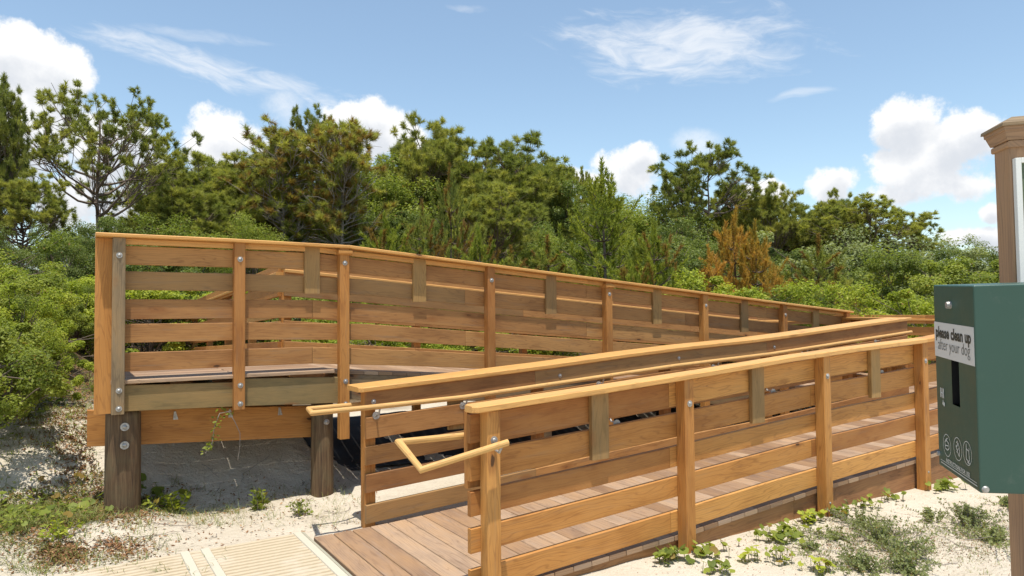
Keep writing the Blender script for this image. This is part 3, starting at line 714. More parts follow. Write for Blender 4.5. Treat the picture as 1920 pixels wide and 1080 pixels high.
# local axes: x along printed face (away), y into the box (right), z up
def lbox(name, lo, hi, m, parent, bev=.0, seg=2):
    bm = bmesh.new(); bmesh.ops.create_cube(bm, size=1.)
    for v in bm.verts: v.co = Vector([lo[i] + (v.co[i] + .5) * (hi[i] - lo[i]) for i in range(3)])
    if bev: bmesh.ops.bevel(bm, geom=list(bm.edges), offset=bev, segments=seg, profile=.5, affect='EDGES')
    bmesh.ops.recalc_face_normals(bm, faces=bm.faces)
    me = bpy.data.meshes.new(name); bm.to_mesh(me); bm.free(); me.materials.append(M[m]); o = bpy.data.objects.new(name, me); COL.objects.link(o); o.parent = parent; return o
def mesh_from_bm(name, bm, m, parent):
    bmesh.ops.recalc_face_normals(bm, faces=bm.faces)
    me = bpy.data.meshes.new(name); bm.to_mesh(me); bm.free(); me.materials.append(M[m]); o = bpy.data.objects.new(name, me); COL.objects.link(o); o.parent = parent; return o
disp = empty('dog_bag_dispenser'); disp.matrix_world = BM
tag(disp, 'dark green metal dog waste bag box fixed to the sign post', 'bag dispenser')
SX0, SX1, SZ0, SZ1 = .095, .140, .165, .295     # bag slot on the printed face
# shell with a real slot opening in the printed face
bm = bmesh.new()
xs_ = [0, SX0, SX1, WB]; zs_ = [0, SZ0, SZ1, HB]; g = {}
for i, x_ in enumerate(xs_):
    for j, z_ in enumerate(zs_): g[i, j] = bm.verts.new((x_, 0, z_))
for i in range(3):
    for j in range(3):
        if (i, j) != (1, 1): bm.faces.new([g[i, j], g[i + 1, j], g[i + 1, j + 1], g[i, j + 1]])
back = {(i, j): bm.verts.new((xs_[i], DB, zs_[j])) for i in (0, 3) for j in (0, 3)}
bm.faces.new([g[0, 0], g[1, 0], g[2, 0], g[3, 0], back[3, 0], back[0, 0]]); bm.faces.new([g[0, 3], g[1, 3], g[2, 3], g[3, 3], back[3, 3], back[0, 3]])
bm.faces.new([g[0, 0], g[0, 1], g[0, 2], g[0, 3], back[0, 3], back[0, 0]]); bm.faces.new([g[3, 0], g[3, 1], g[3, 2], g[3, 3], back[3, 3], back[3, 0]])
bm.faces.new([back[0, 0], back[3, 0], back[3, 3], back[0, 3]])
bmesh.ops.recalc_face_normals(bm, faces=bm.faces)
ed = [e for e in bm.edges if len(e.link_faces) == 2 and e.calc_face_angle(0) > 1.0]
bmesh.ops.bevel(bm, geom=ed, offset=.0035, segments=3, profile=.5, affect='EDGES')
shell = mesh_from_bm('housing', bm, 'green', disp)
lbox('bag_slot', (SX0 - .002, .03, SZ0 - .002), (SX1 + .002, .034, SZ1 + .002), 'black', disp)
for lo, hi in (((SX0 - .002, .001, SZ0), (SX0, .03, SZ1)), ((SX1, .001, SZ0), (SX1 + .002, .03, SZ1))): lbox('slot_lip', lo, hi, 'black', disp)
def flat_poly(bm, pts, y=-.0012):
    return bm.faces.new([bm.verts.new((p[0], y, p[1])) for p in pts])
def face_uv(px, py):           # where a sight line meets the printed face, in box coordinates (used only to measure the print)
    d = ray(px, py); k = (c0b - CAM).dot(face_n) / d.dot(face_n); p = BM.inverted() @ (CAM + d * k); return p.x, p.z
# paper label
lab = [face_uv(*p) for p in ((1752, 611), (1825, 604), (1828, 678), (1754, 674))]
lx0, lx1 = min(p[0] for p in lab), max(p[0] for p in lab); lz0, lz1 = sum(p[1] for p in lab[2:]) / 2, sum(p[1] for p in lab[:2]) / 2
lx1 = min(lx1, WB - .003)
lbox('label_sheet', (lx0, -.0012, lz0), (lx1, -.0002, lz1), 'label', disp)
def text(s, name, x_near, x_far, z0, hgt_, m, parent, bold=0., y=-.0018, rot=0.):
    """text read from outside: starts at the far edge (x_far) and runs to the near edge"""
    cu = bpy.data.curves.new(name, 'FONT'); cu.body = s; cu.size = 1.; cu.offset = bold; cu.resolution_u = 3
    ob = bpy.data.objects.new(name, cu); COL.objects.link(ob); dg = bpy.context.evaluated_depsgraph_get()
    me = bpy.data.meshes.new_from_object(ob.evaluated_get(dg)); bpy.data.objects.remove(ob); me.name = name
    co = np.array([v.co[:] for v in me.vertices]); x0, x1 = co[:, 0].min(), co[:, 0].max()
    k = (x_far - x_near) / (x1 - x0); kz = hgt_
    for v in me.vertices: x_, z_ = v.co.x, v.co.y; v.co = (x_far - (x_ - x0) * k, y, z0 + z_ * kz)
    me.materials.clear(); me.materials.append(M[m]); o_ = bpy.data.objects.new(name, me); COL.objects.link(o_); o_.parent = parent; return o_
lw = lx1 - lx0
text('please clean up', 'lettering', lx0 + lw * .055, lx1 - lw * .045, lz0 + (lz1 - lz0) * .57, .036, 'ink', disp, .035)
text('after your dog', 'lettering', lx0 + lw * .085, lx1 - lw * .10, lz0 + (lz1 - lz0) * .22, .038, 'ink2', disp, -.008)
# lock, rivet
def lcyl(name, c, r, h, m, parent, n=20):
    bm = bmesh.new(); bmesh.ops.create_cone(bm, cap_ends=True, segments=n, radius1=r, radius2=r * .85, depth=h)
    for v in bm.verts: v.co = Vector((c[0] + v.co.x, c[1] - v.co.z, c[2] + v.co.y))
    return mesh_from_bm(name, bm, m, parent)
u, w_ = face_uv(1782, 572); lcyl('lock', (u, -.004, w_), .009, .010, 'metal', disp)
u, w_ = face_uv(1757, 847); lcyl('rivet', (WB - .006, -.002, w_), .006, .006, 'metal', disp)
# rivet on the viewer's side: side plane is x=0
d = ray(1848, 918); k = (c0b - CAM).dot(ex) / d.dot(ex); p = BM.inverted() @ (CAM + d * k)
bm = bmesh.new(); bmesh.ops.create_cone(bm, cap_ends=True, segments=18, radius1=.0075, radius2=.005, depth=.004)
for v in bm.verts: v.co = Vector((-.002 - v.co.z, p.y + v.co.x, p.z + v.co.y))
mesh_from_bm('rivet', bm, 'metal', disp)
# printed pictograms: three rings with simple hand shapes
def ring(bm, c, rx, rz, w=.0016, n=28, y=-.0014):
    o_ = []; i_ = []
    for k in range(n):
        a = 2 * math.pi * k / n; o_.append(bm.verts.new((c[0] + rx * math.cos(a), y, c[1] + rz * math.sin(a)))); i_.append(bm.verts.new((c[0] + (rx - w) * math.cos(a), y, c[1] + (rz - w) * math.sin(a))))
    for k in range(n): bm.faces.new([o_[k], o_[(k + 1) % n], i_[(k + 1) % n], i_[k]])
def stroke(bm, pts, w=.0018, y=-.0014):
    for (a, b) in zip(pts[:-1], pts[1:]):
        d = Vector((b[0] - a[0], b[1] - a[1])); 
        if d.length < 1e-6: continue
        n_ = Vector((-d.y, d.x)).normalized() * w / 2
        bm.faces.new([bm.verts.new((a[0] - n_.x, y, a[1] - n_.y)), bm.verts.new((b[0] - n_.x, y, b[1] - n_.y)), bm.verts.new((b[0] + n_.x, y, b[1] + n_.y)), bm.verts.new((a[0] + n_.x, y, a[1] + n_.y))])
cs_ = [face_uv(1777, 835), face_uv(1797, 842), face_uv(1815, 850)]; rr_ = .0265
hands = [[[(.012, .006), (.002, .010), (-.010, .006), (-.012, -.004), (-.002, -.010), (.010, -.008), (.012, .006)], [(.012, -.002), (-.006, .0)], [(.008, .010), (-.004, .016)]],
         [[(-.008, -.014), (-.010, .002), (-.002, .014), (.004, .004), (.010, .006), (.002, -.006), (-.008, -.014)], [(-.004, .002), (.006, -.008)], [(.0, .016), (.006, .012)]],
         [[(.004, .018), (.006, -.012), (-.004, -.016), (-.010, -.012), (-.008, .004), (-.010, .012)], [(.004, .008), (-.006, .006)], [(.0, -.018), (-.010, -.018)]]]
for c_, hs in zip(cs_, hands):
    bm = bmesh.new(); ring(bm, c_, rr_ * .92, rr_)
    for st in hs: stroke(bm, [(c_[0] + a * 1.1, c_[1] + b * 1.1) for a, b in st], .0026)
    mesh_from_bm('pictogram', bm, 'white', disp)
u0_, v0_ = face_uv(1768, 737); bm = bmesh.new()
for i in range(3):
    stroke(bm, [(u0_ + .010 - i * .009, v0_ - .011), (u0_ + .010 - i * .009, v0_ + .012)], .005)
stroke(bm, [(u0_ + .011, v0_ + .0), (u0_ - .010, v0_ + .001)], .003)
stroke(bm, [(u0_ - .0, v0_ - .022), (u0_ - .014, v0_ - .026)], .009); stroke(bm, [(u0_ - .003, v0_ - .016), (u0_ - .006, v0_ - .024)], .004)
mesh_from_bm('hand_print', bm, 'white', disp)
ua, va = face_uv(1776, 868); ub, vb = face_uv(1820, 889)
text('INSTRUCTIONS FOR USE', 'lettering', ub, ua, (va + vb) / 2 - .002, .013, 'white', disp, .02)
bm = bmesh.new()
zb = .018
stroke(bm, [(.012, zb), (WB - .018, zb)], .0014); stroke(bm, [(.010, zb - .006), (WB - .020, zb - .006)], .0022); mesh_from_bm('print_line', bm, 'white', disp)

# post: square timber seen by its left and viewer faces, with a moulded cap
ptop = 2.03; pb_ = P3(1894, 300, 1.815)
sp_ = empty('sign_post'); pxa = Vector((ex.x, ex.y, 0)).normalized(); pya = Vector((side.x, side.y, 0)).normalized()
A_ = P3(1893, 290, 1.79); B_ = P3(1922, 925, 1.79)
lean = (A_ - B_).normalized(); lz = (Vector((0, 0, 1)) + (lean - Vector((0, 0, 1))) * .6).normalized()
pxa = (pxa - lz * pxa.dot(lz)).normalized(); pya = (pya - lz * pya.dot(lz) - pxa * pya.dot(pxa)).normalized()
org = A_ - lz * ((A_.z + .55) / lz.z)
PM = Matrix.Translation(org) @ Matrix(((pxa.x, pya.x, lz.x, 0), (pxa.y, pya.y, lz.y, 0), (pxa.z, pya.z, lz.z, 0), (0, 0, 0, 1)))
sp_.matrix_world = PM; tag(sp_, 'square weathered timber post with moulded cap carrying a framed sign', 'sign post')
PW = .089
zA = (A_ - org).length; SPP = 1 / 730.
def woodbox(name, lo, hi, m, parent, tone=(.5, 0)):
    mb = MB(); mb.box(lo, hi, tone, .003); o_ = mb.build(name, M[m]); o_.parent = parent; return o_
woodbox('timber', (0, 0, 0), (PW, PW, zA + .04), 'greypost', sp_)
zc = zA + .018
woodbox('moulding', (-.005, -.005, zc), (PW + .005, PW + .005, zc + .016), 'greypost', sp_)
def frustum(name, e0, e1, z0, z1, m, parent):
    mb = MB(); vs = []
    for e, z in ((e0, z0), (e1, z1)): vs += [(-e, -e, z), (PW + e, -e, z), (PW + e, PW + e, z), (-e, PW + e, z)]
    fs = [[0, 1, 5, 4], [1, 2, 6, 5], [2, 3, 7, 6], [3, 0, 4, 7], [4, 5, 6, 7], [3, 2, 1, 0]]
    uvs = [[(0, 0), (.15, 0), (.15, .05), (0, .05)]] * 6; mb.add(vs, fs, uvs, (.7, 0)); o_ = mb.build(name, M[m]); o_.parent = parent; return o_
frustum('moulding', .006, .014, zc + .018, zc + .042, 'greypost', sp_)
frustum('moulding', .016, .017, zc + .042, zc + .052, 'greypost', sp_)
frustum('cap_top', .022, .021, zc + .052, zc + .060, 'greywood', sp_)
frustum('cap_top', .021, -.014, zc + .060, zc + .080, 'greywood', sp_)
# framed sign panel on the viewer's face (local -x side), running off to the right
zs0, zs1 = zA - .62, zA - .012
sg = empty('framed_sign'); sg.matrix_world = PM; tag(sg, 'white framed notice panel fastened to the timber post, mostly out of view', 'sign')
fx = -.020; fo = .0045
for lo, hi in (((fx, fo, zs0), (-.002, fo + .013, zs1)), ((fx, fo + .013, zs1 - .013), (-.002, .62, zs1)), ((fx, fo + .013, zs0), (-.002, .62, zs0 + .013)), ((fx, .62, zs0), (-.002, .633, zs1))): lbox('frame', lo, hi, 'frame', sg, .001)
lbox('panel', (fx + .008, fo + .013, zs0 + .013), (-.004, .62, zs1 - .013), 'signgreen', sg)
lbox('sheet', (fx + .0065, fo + .021, zs0 + .021), (fx + .0078, .612, zs1 - .021), 'panel', sg)

# ------------------------------------------------------------------ vegetation builders
def nrm(a): return a / np.maximum(np.linalg.norm(a, axis=-1, keepdims=True), 1e-9)
def perp(d, g):
    r = g.normal(size=d.shape); r -= (r * d).sum(-1, keepdims=True) * d; return nrm(r)
def needles(pos, ax, L, n, nl, w, g, tone, spread=(28, 75), brown=0.):
    """bottle-brush shoots: n needles on each"""
    N = len(pos); k = np.repeat(np.arange(N), n); p, a = pos[k], ax[k]; f = g.random(N * n) ** .8
    th = np.radians(g.uniform(*spread, N * n)); th *= (1.15 - .55 * f); pr = perp(a, g)
    d = a * np.cos(th)[:, None] + pr * np.sin(th)[:, None]
    o_ = p + a * (L[k] * f)[:, None]; ln = nl * g.uniform(.7, 1.15, N * n); s_ = perp(d, g) * (w / 2)
    V = np.stack([o_ - s_, o_ + s_, o_ + d * ln[:, None]], 1).reshape(-1, 3)
    T = np.stack([np.clip(tone[k] + g.normal(0, .08, N * n), 0, 1), np.where(g.random(N * n) < brown, .8, 0.) if np.isscalar(brown) else brown[k]], 1)
    return V, np.arange(len(V)).reshape(-1, 3), T
def leaves(pos, size, g, tone, up=.35, asp=.55, brown=None, out=None):
    N = len(pos); nr = g.normal(size=(N, 3)); nr[:, 2] = np.abs(nr[:, 2]) + up
    if out is not None: nr = nr + out * .9
    nr = nrm(nr); a = perp(nr, g); b = np.cross(nr, a); s_ = size * g.uniform(.6, 1.3, N)
    s1, s2 = s_[:, None], s_[:, None] * asp
    V = np.stack([pos - a * s1 * .5, pos + b * s2 * .5 - a * s1 * .05, pos + a * s1 * .5, pos - b * s2 * .5 - a * s1 * .05], 1).reshape(-1, 3)
    T = np.stack([np.clip(tone + g.normal(0, .1, N), 0, 1), np.zeros(N) if brown is None else brown], 1)
    return V, np.arange(len(V)).reshape(-1, 4), T
def join(lst):
    V = []; Fq = []; T = []; o_ = 0
    for v, f, t in lst: V.append(v); Fq.append(f + o_); T.append(t); o_ += len(v)
    return np.concatenate(V), np.concatenate(Fq), np.concatenate(T)
def limbs_mesh(name, paths, m, n=6):
    """paths: list of (pts (k,3), r0, r1)"""
    V = []; Fq = []; o_ = 0
    for pts, r0, r1 in paths:
        pts = np.asarray(pts, float); k = len(pts); t = np.gradient(pts, axis=0); t = nrm(t)
        ref = np.array([0, 0, 1.]) if abs(t[0, 2]) < .8 else np.array([1., 0, 0])
        x = nrm(np.cross(t, ref)); y = np.cross(t, x); r = (r0 + (r1 - r0) * np.linspace(0, 1, k) ** .8)[:, None]
        a = np.linspace(0, 2 * math.pi, n, endpoint=False)
        ring_ = pts[:, None, :] + (x[:, None, :] * np.cos(a)[None, :, None] + y[:, None, :] * np.sin(a)[None, :, None]) * r[:, None, :]
        V.append(ring_.reshape(-1, 3)); i = np.arange(k - 1)[:, None] * n; j = np.arange(n)[None, :]; j2 = (j + 1) % n
        Fq.append(np.stack([i + j, i + j2, i + n + j2, i + n + j], -1).reshape(-1, 4) + o_); o_ += k * n
    return fastmesh(name, np.concatenate(V), np.concatenate(Fq), None, m, True)
def curve(a, b, g, k=6, lift=.0, wob=.05):
    a = np.asarray(a, float); b = np.asarray(b, float); t = np.linspace(0, 1, k)[:, None]; L = np.linalg.norm(b - a)
    p = a + (b - a) * t; p[:, 2] += lift * L * np.sin(t[:, 0] * math.pi); w = g.normal(0, wob * L / k, (k, 3)).cumsum(0); w -= w[0] + (w[-1] - w[0]) * t
    return p + w
def crown_pts(g, n, c, rx, rz, lowcut=-.4, shell=.55, lump=.25):
    out = []
    ph = g.uniform(0, 6, 6)
    while len(out) < n:
        v = g.normal(size=3); v /= np.linalg.norm(v)
        if v[2] < lowcut: continue
        az = math.atan2(v[1], v[0]); l = 1 + lump * (math.sin(az * 2 + ph[0]) * .5 + math.sin(az * 3 + ph[1] + v[2] * 3) * .5)
        r = (shell + (1 - shell) * g.random() ** .5) * l
        out.append((c[0] + v[0] * rx * r, c[1] + v[1] * rx * r, c[2] + v[2] * rz * r))
    return np.array(out)
def pine_proto(seed, H, crown_lo, rx, nl, tufts, rt=.16, lean=0., open_=.0, mt_='needle', sub=5, needle_n=26, lowcut=-.45, brown=0., trunk_m='bark', shell=.6, w=.032, nlen=.27, dead=0, low=.75, lump=.25, spr=.55):
    """tall pine: nl limbs to points on the crown shell, each ending in several tufted twigs"""
    g = np.random.default_rng(seed); top = np.array([lean * H, 0, H * .93]); tr = curve((0, 0, -.3), top, g, 12, 0, .06)
    cz = H * (crown_lo + 1) / 2; rz = H * (1 - crown_lo) / 2
    tg = crown_pts(g, nl, (lean * H * .7, 0, cz), rx, rz, lowcut, shell, lump)
    paths = [(tr, rt, rt * .22)]; sp = []; sa = []; bt = []
    zt = tr[:, 2]
    for q_ in tg:
        rad = math.hypot(q_[0] - lean * H * .7, q_[1]); z0 = min(max(q_[2] - (.35 + .55 * g.random()) * rad - .3, H * crown_lo * (low + .3 * g.random())), H * .88)
        a = np.array([np.interp(z0, zt, tr[:, 0]), np.interp(z0, zt, tr[:, 1]), z0]); p = curve(a, q_, g, 7, -.12, .16); L = np.linalg.norm(q_ - a)
        paths.append((p, .022 + .015 * L, .012)); ct = g.random(); 
        for j in range(sub):
            s_ = p[int(g.integers(3, 6))]; e_ = q_ + np.clip(g.normal(0, spr, 3), -1.5 * spr, 1.5 * spr) * np.array([1, 1, .6]) * (.6 + .12 * L) + np.array([0, 0, .18])
            paths.append((curve(s_, e_, g, 4, -.05, .12), .018, .008))
            kk = tufts + 2; base = e_ + g.normal(0, .05, (kk, 3)); d = nrm(nrm((e_ - s_)[None]) * .5 + g.normal(0, .75, (kk, 3)) + np.array([0, 0, .45]))
            if g.random() < open_: continue
            sp.append(base); sa.append(d); bt.append(np.full(kk, .25 + .5 * ct + g.normal(0, .08)))
    for _ in range(dead):
        z0 = H * g.uniform(.25, .85); a = np.array([np.interp(z0, zt, tr[:, 0]), np.interp(z0, zt, tr[:, 1]), z0]); az = g.uniform(0, 6.28)
        paths.append((curve(a, a + np.array([math.cos(az), math.sin(az), .25]) * g.uniform(.8, 1.9), g, 5, .05, .2), .02, .006))
    sp, sa, bt = np.concatenate(sp), np.concatenate(sa), np.concatenate(bt); L = g.uniform(.12, .30, len(sp))
    br_ = (g.random(len(sp)) < brown) * .75
    V, Fq, T = needles(sp, sa, L, int(needle_n * 2.1), nlen * 1.0, w * .85, g, bt, (25, 90), br_)
    k_ = H / np.percentile(V[:, 2], 98.3)
    return (limbs_mesh('trunk', [(p * k_, a, b) for p, a, b in paths], M[trunk_m]), fastmesh('crown', V * k_, Fq, T, M[mt_]))
def young_pine_proto(seed, H, m, whorls=9, rx=1.25, nn=62, w=.016, nlen=.17, rusty=0., up=1.0):
    g = np.random.default_rng(seed); tr = curve((0, 0, -.3), (g.normal(0, .1), g.normal(0, .1), H * .93), g, 9, 0, .03); paths = [(tr, .06 * H / 4.5, .02)]; sp = []; sa = []; L = []; bt = []
    for i in range(whorls):
        z = H * (.06 + .84 * i / whorls); r = rx * (1.02 - i / whorls) ** .8 + .1; nb = int(g.integers(6, 10)); a0 = g.uniform(0, 6)
        for b in range(nb):
            a = a0 + 6.283 * b / nb + g.normal(0, .2); rr = r * g.uniform(.4, 1.25)
            p0 = np.array([np.interp(z, tr[:, 2], tr[:, 0]), np.interp(z, tr[:, 2], tr[:, 1]), z]); p1 = p0 + np.array([math.cos(a) * rr, math.sin(a) * rr, rr * (.30 + .25 * g.random()) * up])
            p = curve(p0, p1, g, 6, -.1, .05); paths.append((p, .018, .008)); ct = g.random()
            m_ = int(1.6 + rr * 2.0)
            for j in range(m_):
                f = .25 + .75 * (j + 1) / m_; q_ = p0 + (p1 - p0) * f; q_[2] -= .1 * rr * math.sin(f * 3.14)
                d = nrm(np.array([math.cos(a) * .45 + g.normal(0, .38), math.sin(a) * .45 + g.normal(0, .38), .95 * up + .1]))
                sp.append(q_); sa.append(d); L.append(g.uniform(.26, .52) * (1.15 if j == m_ - 1 else 1)); bt.append(.2 + .6 * ct)
    for j in range(6): sp.append(np.array([tr[-1, 0], tr[-1, 1], H * (.80 + .03 * j)])); sa.append(nrm(np.array([g.normal(0, .16), g.normal(0, .16), 1.]))); L.append(.5); bt.append(.4)
    sp, sa, L, bt = np.array(sp), np.array(sa), np.array(L), np.array(bt)
    V, Fq, T = needles(sp, sa, L, int(nn * 1.3), nlen * .72, w * 1.4, g, bt, (35, 72), (g.random(len(sp)) < rusty) * .8)
    return (limbs_mesh('trunk', paths, M['bark']), fastmesh('crown', V, Fq, T, M[m]))
def broad_proto(seed, H, rx, m, nclump=60, leafn=260, size=.11, lo=.12, trunk=.1, shell=.55, cr=.36, up=.4, lump=.55, stems=1):
    g = np.random.default_rng(seed); c = (0, 0, H * (1 + lo) / 2); rz = H * (1 - lo) / 2
    cl = crown_pts(g, nclump, c, rx, rz * .95, -.75, shell, lump); paths = []; P_ = []; T_ = []; O_ = []
    for s_ in range(stems):
        b0 = np.array([g.normal(0, .12 * rx) if stems > 1 else 0, g.normal(0, .12 * rx) if stems > 1 else 0, -.3]); tr = curve(b0, b0 + np.array([g.normal(0, .2 * rx), g.normal(0, .2 * rx), H * .6 + .3]), g, 7, 0, .1); paths.append((tr, trunk, trunk * .3))
    for q_ in cl:
        j = int(g.integers(1, 6)); paths.append((curve(tr[j], q_, g, 5, .05, .15), trunk * .28, .008)); ct = g.random(); r = cr * g.uniform(.4, 1.5) * (rx + rz) / 4
        v = g.normal(size=(leafn, 3)); v = nrm(v); rad = g.random(leafn) ** .45; p = q_ + v * rad[:, None] * r * np.array([1.1, 1.1, .85]); P_.append(p); O_.append(v)
        T_.append(np.clip(.15 + .6 * ct + .12 * g.normal(size=leafn), 0, 1))
    P_, T_, O_ = np.concatenate(P_), np.concatenate(T_), np.concatenate(O_); k = P_[:, 2] > 0; P_, T_, O_ = P_[k], T_[k], O_[k]
    V, Fq, T = leaves(P_, size, g, T_, up, .55, (g.random(len(P_)) < .02) * .7, O_)
    k_ = H / np.percentile(V[:, 2], 99.7)
    return (limbs_mesh('trunk', [(p * k_, a, b) for p, a, b in paths], M['bark'], 5), fastmesh('crown', V * k_, Fq, T, M[m]))

PR = {
 'open': (pine_proto(11, 10, .42, 3.1, 21, 4, .17, .0, .14, sub=12, needle_n=26, lowcut=-.3, shell=.78, nlen=.20, low=1.02, lump=.06, spr=1.0), 10, 3.1),
 'umbrella': (pine_proto(12, 10, .56, 2.0, 15, 4, .13, 0, .1, sub=9, needle_n=26, lowcut=-.2, shell=.75, nlen=.22, low=1.0, lump=.15, spr=.9), 10, 2.0),
 'pineA': (pine_proto(13, 10, .18, 2.3, 74, 3, .16, .01, .03, sub=6, needle_n=26, lowcut=-.7, shell=.5), 10, 2.3),
 'pineB': (pine_proto(14, 10, .28, 2.0, 62, 3, .15, -.01, .05, sub=6, needle_n=26, lowcut=-.6, shell=.45), 10, 2.0),
 'pineC': (pine_proto(15, 10, .42, 2.4, 52, 3, .15, .02, .08, sub=6, needle_n=26, lowcut=-.4, shell=.55), 10, 2.4),
 'scrag': (pine_proto(16, 10, .35, 1.6, 46, 2, .12, .02, .3, sub=5, needle_n=26, lowcut=-.9, brown=.35, trunk_m='deadbark', shell=.3, dead=46), 10, 1.5),
 'young': (young_pine_proto(21, 4.5, 'needle_bright', 12, 1.25, 85), 4.5, 1.3),
 'youngB': (young_pine_proto(22, 3.0, 'needle_bright', 8, 1.1, 80, rusty=.12), 3.0, 1.1),
 'rust': (young_pine_proto(23, 3.2, 'needle_rust', 9, .95, 85, up=.8), 3.2, 1.0),
 'olivepine': (young_pine_proto(24, 3.4, 'needle', 9, 1.2, 85, rusty=.3, up=.9), 3.4, 1.2),
 'oakA': (broad_proto(31, 8, 3.0, 'leaf_dark', 100, 460, .115), 8, 3.0),
 'oakB': (broad_proto(32, 8, 2.6, 'leaf_mid', 90, 460, .11, lump=.4), 8, 2.6),
 'shrubA': (broad_proto(33, 3, 1.8, 'leaf_mid', 62, 420, .075, .02, .04, stems=3), 3, 1.8),
 'shrubB': (broad_proto(34, 2.6, 1.7, 'leaf_bright', 60, 420, .075, .0, .04, stems=3), 2.6, 1.7),
 'shrubC': (broad_proto(35, 3, 1.7, 'leaf_dark', 62, 420, .07, .02, .04, stems=3), 3, 1.7),
 'shrubG': (broad_proto(36, 3, 1.8, 'leaf_grey', 60, 380, .075, .02, .04, stems=3), 3, 1.8),
 'nearbush': (broad_proto(37, 2.2, 1.15, 'leaf_mid', 95, 520, .052, .0, .02, stems=4, cr=.34), 2.2, 1.25),
 'nearvine': (broad_proto(38, 1.6, 1.2, 'leaf_bright', 85, 480, .052, .0, .02, stems=4, cr=.34), 1.6, 1.2),
}
g0 = np.random.default_rng(99)
def plant(kind, px, top, dist, label, cat='tree', name=None, wk=1., group=None, base=None, hk=1., rot=None):
    """stand one plant: px / top / dist say where its tip is seen from the path"""
    pr, H0, R0 = PR[kind]; tip = at(px, top, dist); z0 = H1(tip.x, tip.y) if base is None else base; k = (tip.z - z0) / H0
    r = empty(name or ('pine_tree' if kind in ('open', 'umbrella', 'pineA', 'pineB', 'pineC', 'scrag', 'young', 'youngB', 'rust', 'olivepine') else 'broadleaf_tree' if kind.startswith('oak') else 'shrub'), (tip.x, tip.y, z0))
    r.scale = (k * wk, k * wk, k); r.rotation_euler = (0, 0, g0.uniform(0, 6.28) if rot is None else rot)
    for nm, me in zip(('trunk', 'crown'), pr):
        c = bpy.data.objects.new(nm, me); COL.objects.link(c); c.parent = r
    tag(r, label, cat, group); return r
#VEG
T_ = 'trees in the wood behind the ramps'
# tall pines, left to right
plant('pineB', -120, 190, 27, 'tall dense pine at the far left edge of the wood, its trunk out of view', group=T_, wk=.9)
plant('pineB', -2, 172, 27, 'tall bushy pine filling the left margin beside the open-crowned pine', group=T_, wk=.52)
plant('pineC', 48, 330, 25, 'shorter dark pine with drooping boughs beneath the open-crowned pine', group=T_, wk=1.0)
plant('open', 188, 172, 30, 'open-crowned pine with bare spreading limbs standing alone against white cloud', group=T_, wk=.92, rot=1.0)
plant('pineC', 385, 300, 34, 'round-topped yellowish pine right of the lone open-crowned pine', group=T_, wk=1.25)
plant('pineC', 325, 345, 31, 'low pine filling the skyline gap beside the lone open-crowned pine', group=T_, wk=1.2)
plant('pineA', 415, 300, 37, 'dense pine tucked behind the round yellowish pine', group=T_, wk=1.3)
plant('pineB', 345, 330, 38, 'dense pine low on the skyline behind the gap pine', group=T_, wk=1.3)
plant('pineB', 487, 290, 39, 'dense pine behind the left side of the ragged group', group=T_, wk=1.2)
plant('pineC', 462, 312, 36, 'green pine between the round yellowish pine and the tall ragged group', group=T_, wk=1.1)
plant('umbrella', 594, 208, 34, 'highest tree of the ragged group, a small flat umbrella tuft on top', group=T_, wk=.62, rot=.4)
plant('scrag', 528, 246, 33, 'ragged pine with bare grey twigs left of the tall umbrella tuft', group=T_, wk=1.15)
plant('scrag', 648, 232, 31, 'tallest ragged pine with brown needles and a pale bare trunk', group=T_, wk=1.05, rot=2.)
plant('scrag', 632, 275, 32, 'thin half-dead pine squeezed between the two ragged ones', group=T_, wk=.9, rot=4.)
plant('oakB', 706, 292, 38, 'leafy tree in the dip between ragged pines and the blue-green pine top', group=T_, wk=1.2)
plant('pineA', 792, 236, 40, 'tall blue-green pine whose pointed top rises from the middle wood', group=T_, wk=.8)
plant('pineB', 852, 262, 42, 'dense pine just right of the pointed blue-green pine top', group=T_, wk=1.1)
plant('pineA', 908, 282, 40, 'dense pine in the middle of the long rounded canopy', group=T_, wk=1.0)
plant('pineA', 972, 270, 38, 'broad dome-topped pine crowning the centre of the wood', group=T_, wk=1.15, rot=3.)
plant('pineC', 935, 360, 28, 'pine with a forked pale trunk under the dome-topped pine', group=T_, wk=1.25)
plant('pineB', 1036, 312, 40, 'pine on the falling right shoulder of the central canopy', group=T_, wk=1.0)
plant('umbrella', 1095, 320, 41, 'small spindly tree poking up beside the pointed young pine', group=T_, wk=.5)
plant('oakA', 1080, 352, 39, 'dark leafy tree behind the pointed young pine', group=T_, wk=1.1)
plant('oakB', 1205, 365, 36, 'rounded leafy canopy between the young pine and the bare-limbed pine', group=T_, wk=1.4)
plant('umbrella', 1328, 278, 36, 'bare-limbed umbrella pine standing above the right-hand wood', group=T_, wk=1.05, rot=2.2)
plant('umbrella', 1278, 335, 35, 'lower side crown leaning left from the bare-limbed umbrella pine', group=T_, wk=.75, rot=.5)
plant('pineB', 1392, 352, 38, 'pine filling the gap right of the bare-limbed umbrella pine', group=T_, wk=.9)
plant('pineC', 1446, 358, 37, 'small crooked pine before the little white cloud', group=T_, wk=.85)
plant('pineA', 1496, 392, 39, 'low dark pine left of the flat-topped pines on the right', group=T_, wk=1.1)
plant('pineC', 1552, 368, 38, 'upright pine with a thin top left of the flat-topped pine', group=T_, wk=.8)
plant('umbrella', 1632, 374, 36, 'flat-topped golden green pine at the right end of the wood', group=T_, wk=1.45, rot=1.2)
plant('umbrella', 1585, 402, 37, 'small flat pine tucked left of the golden green one', group=T_, wk=1.0, rot=3.2)
plant('umbrella', 1690, 410, 37, 'last flat-topped pine before the skyline drops on the right', group=T_, wk=.9, rot=5)
plant('umbrella', 1722, 436, 40, 'tiny lone tuft on the skyline right of the flat-topped pines', group=T_, wk=.4)
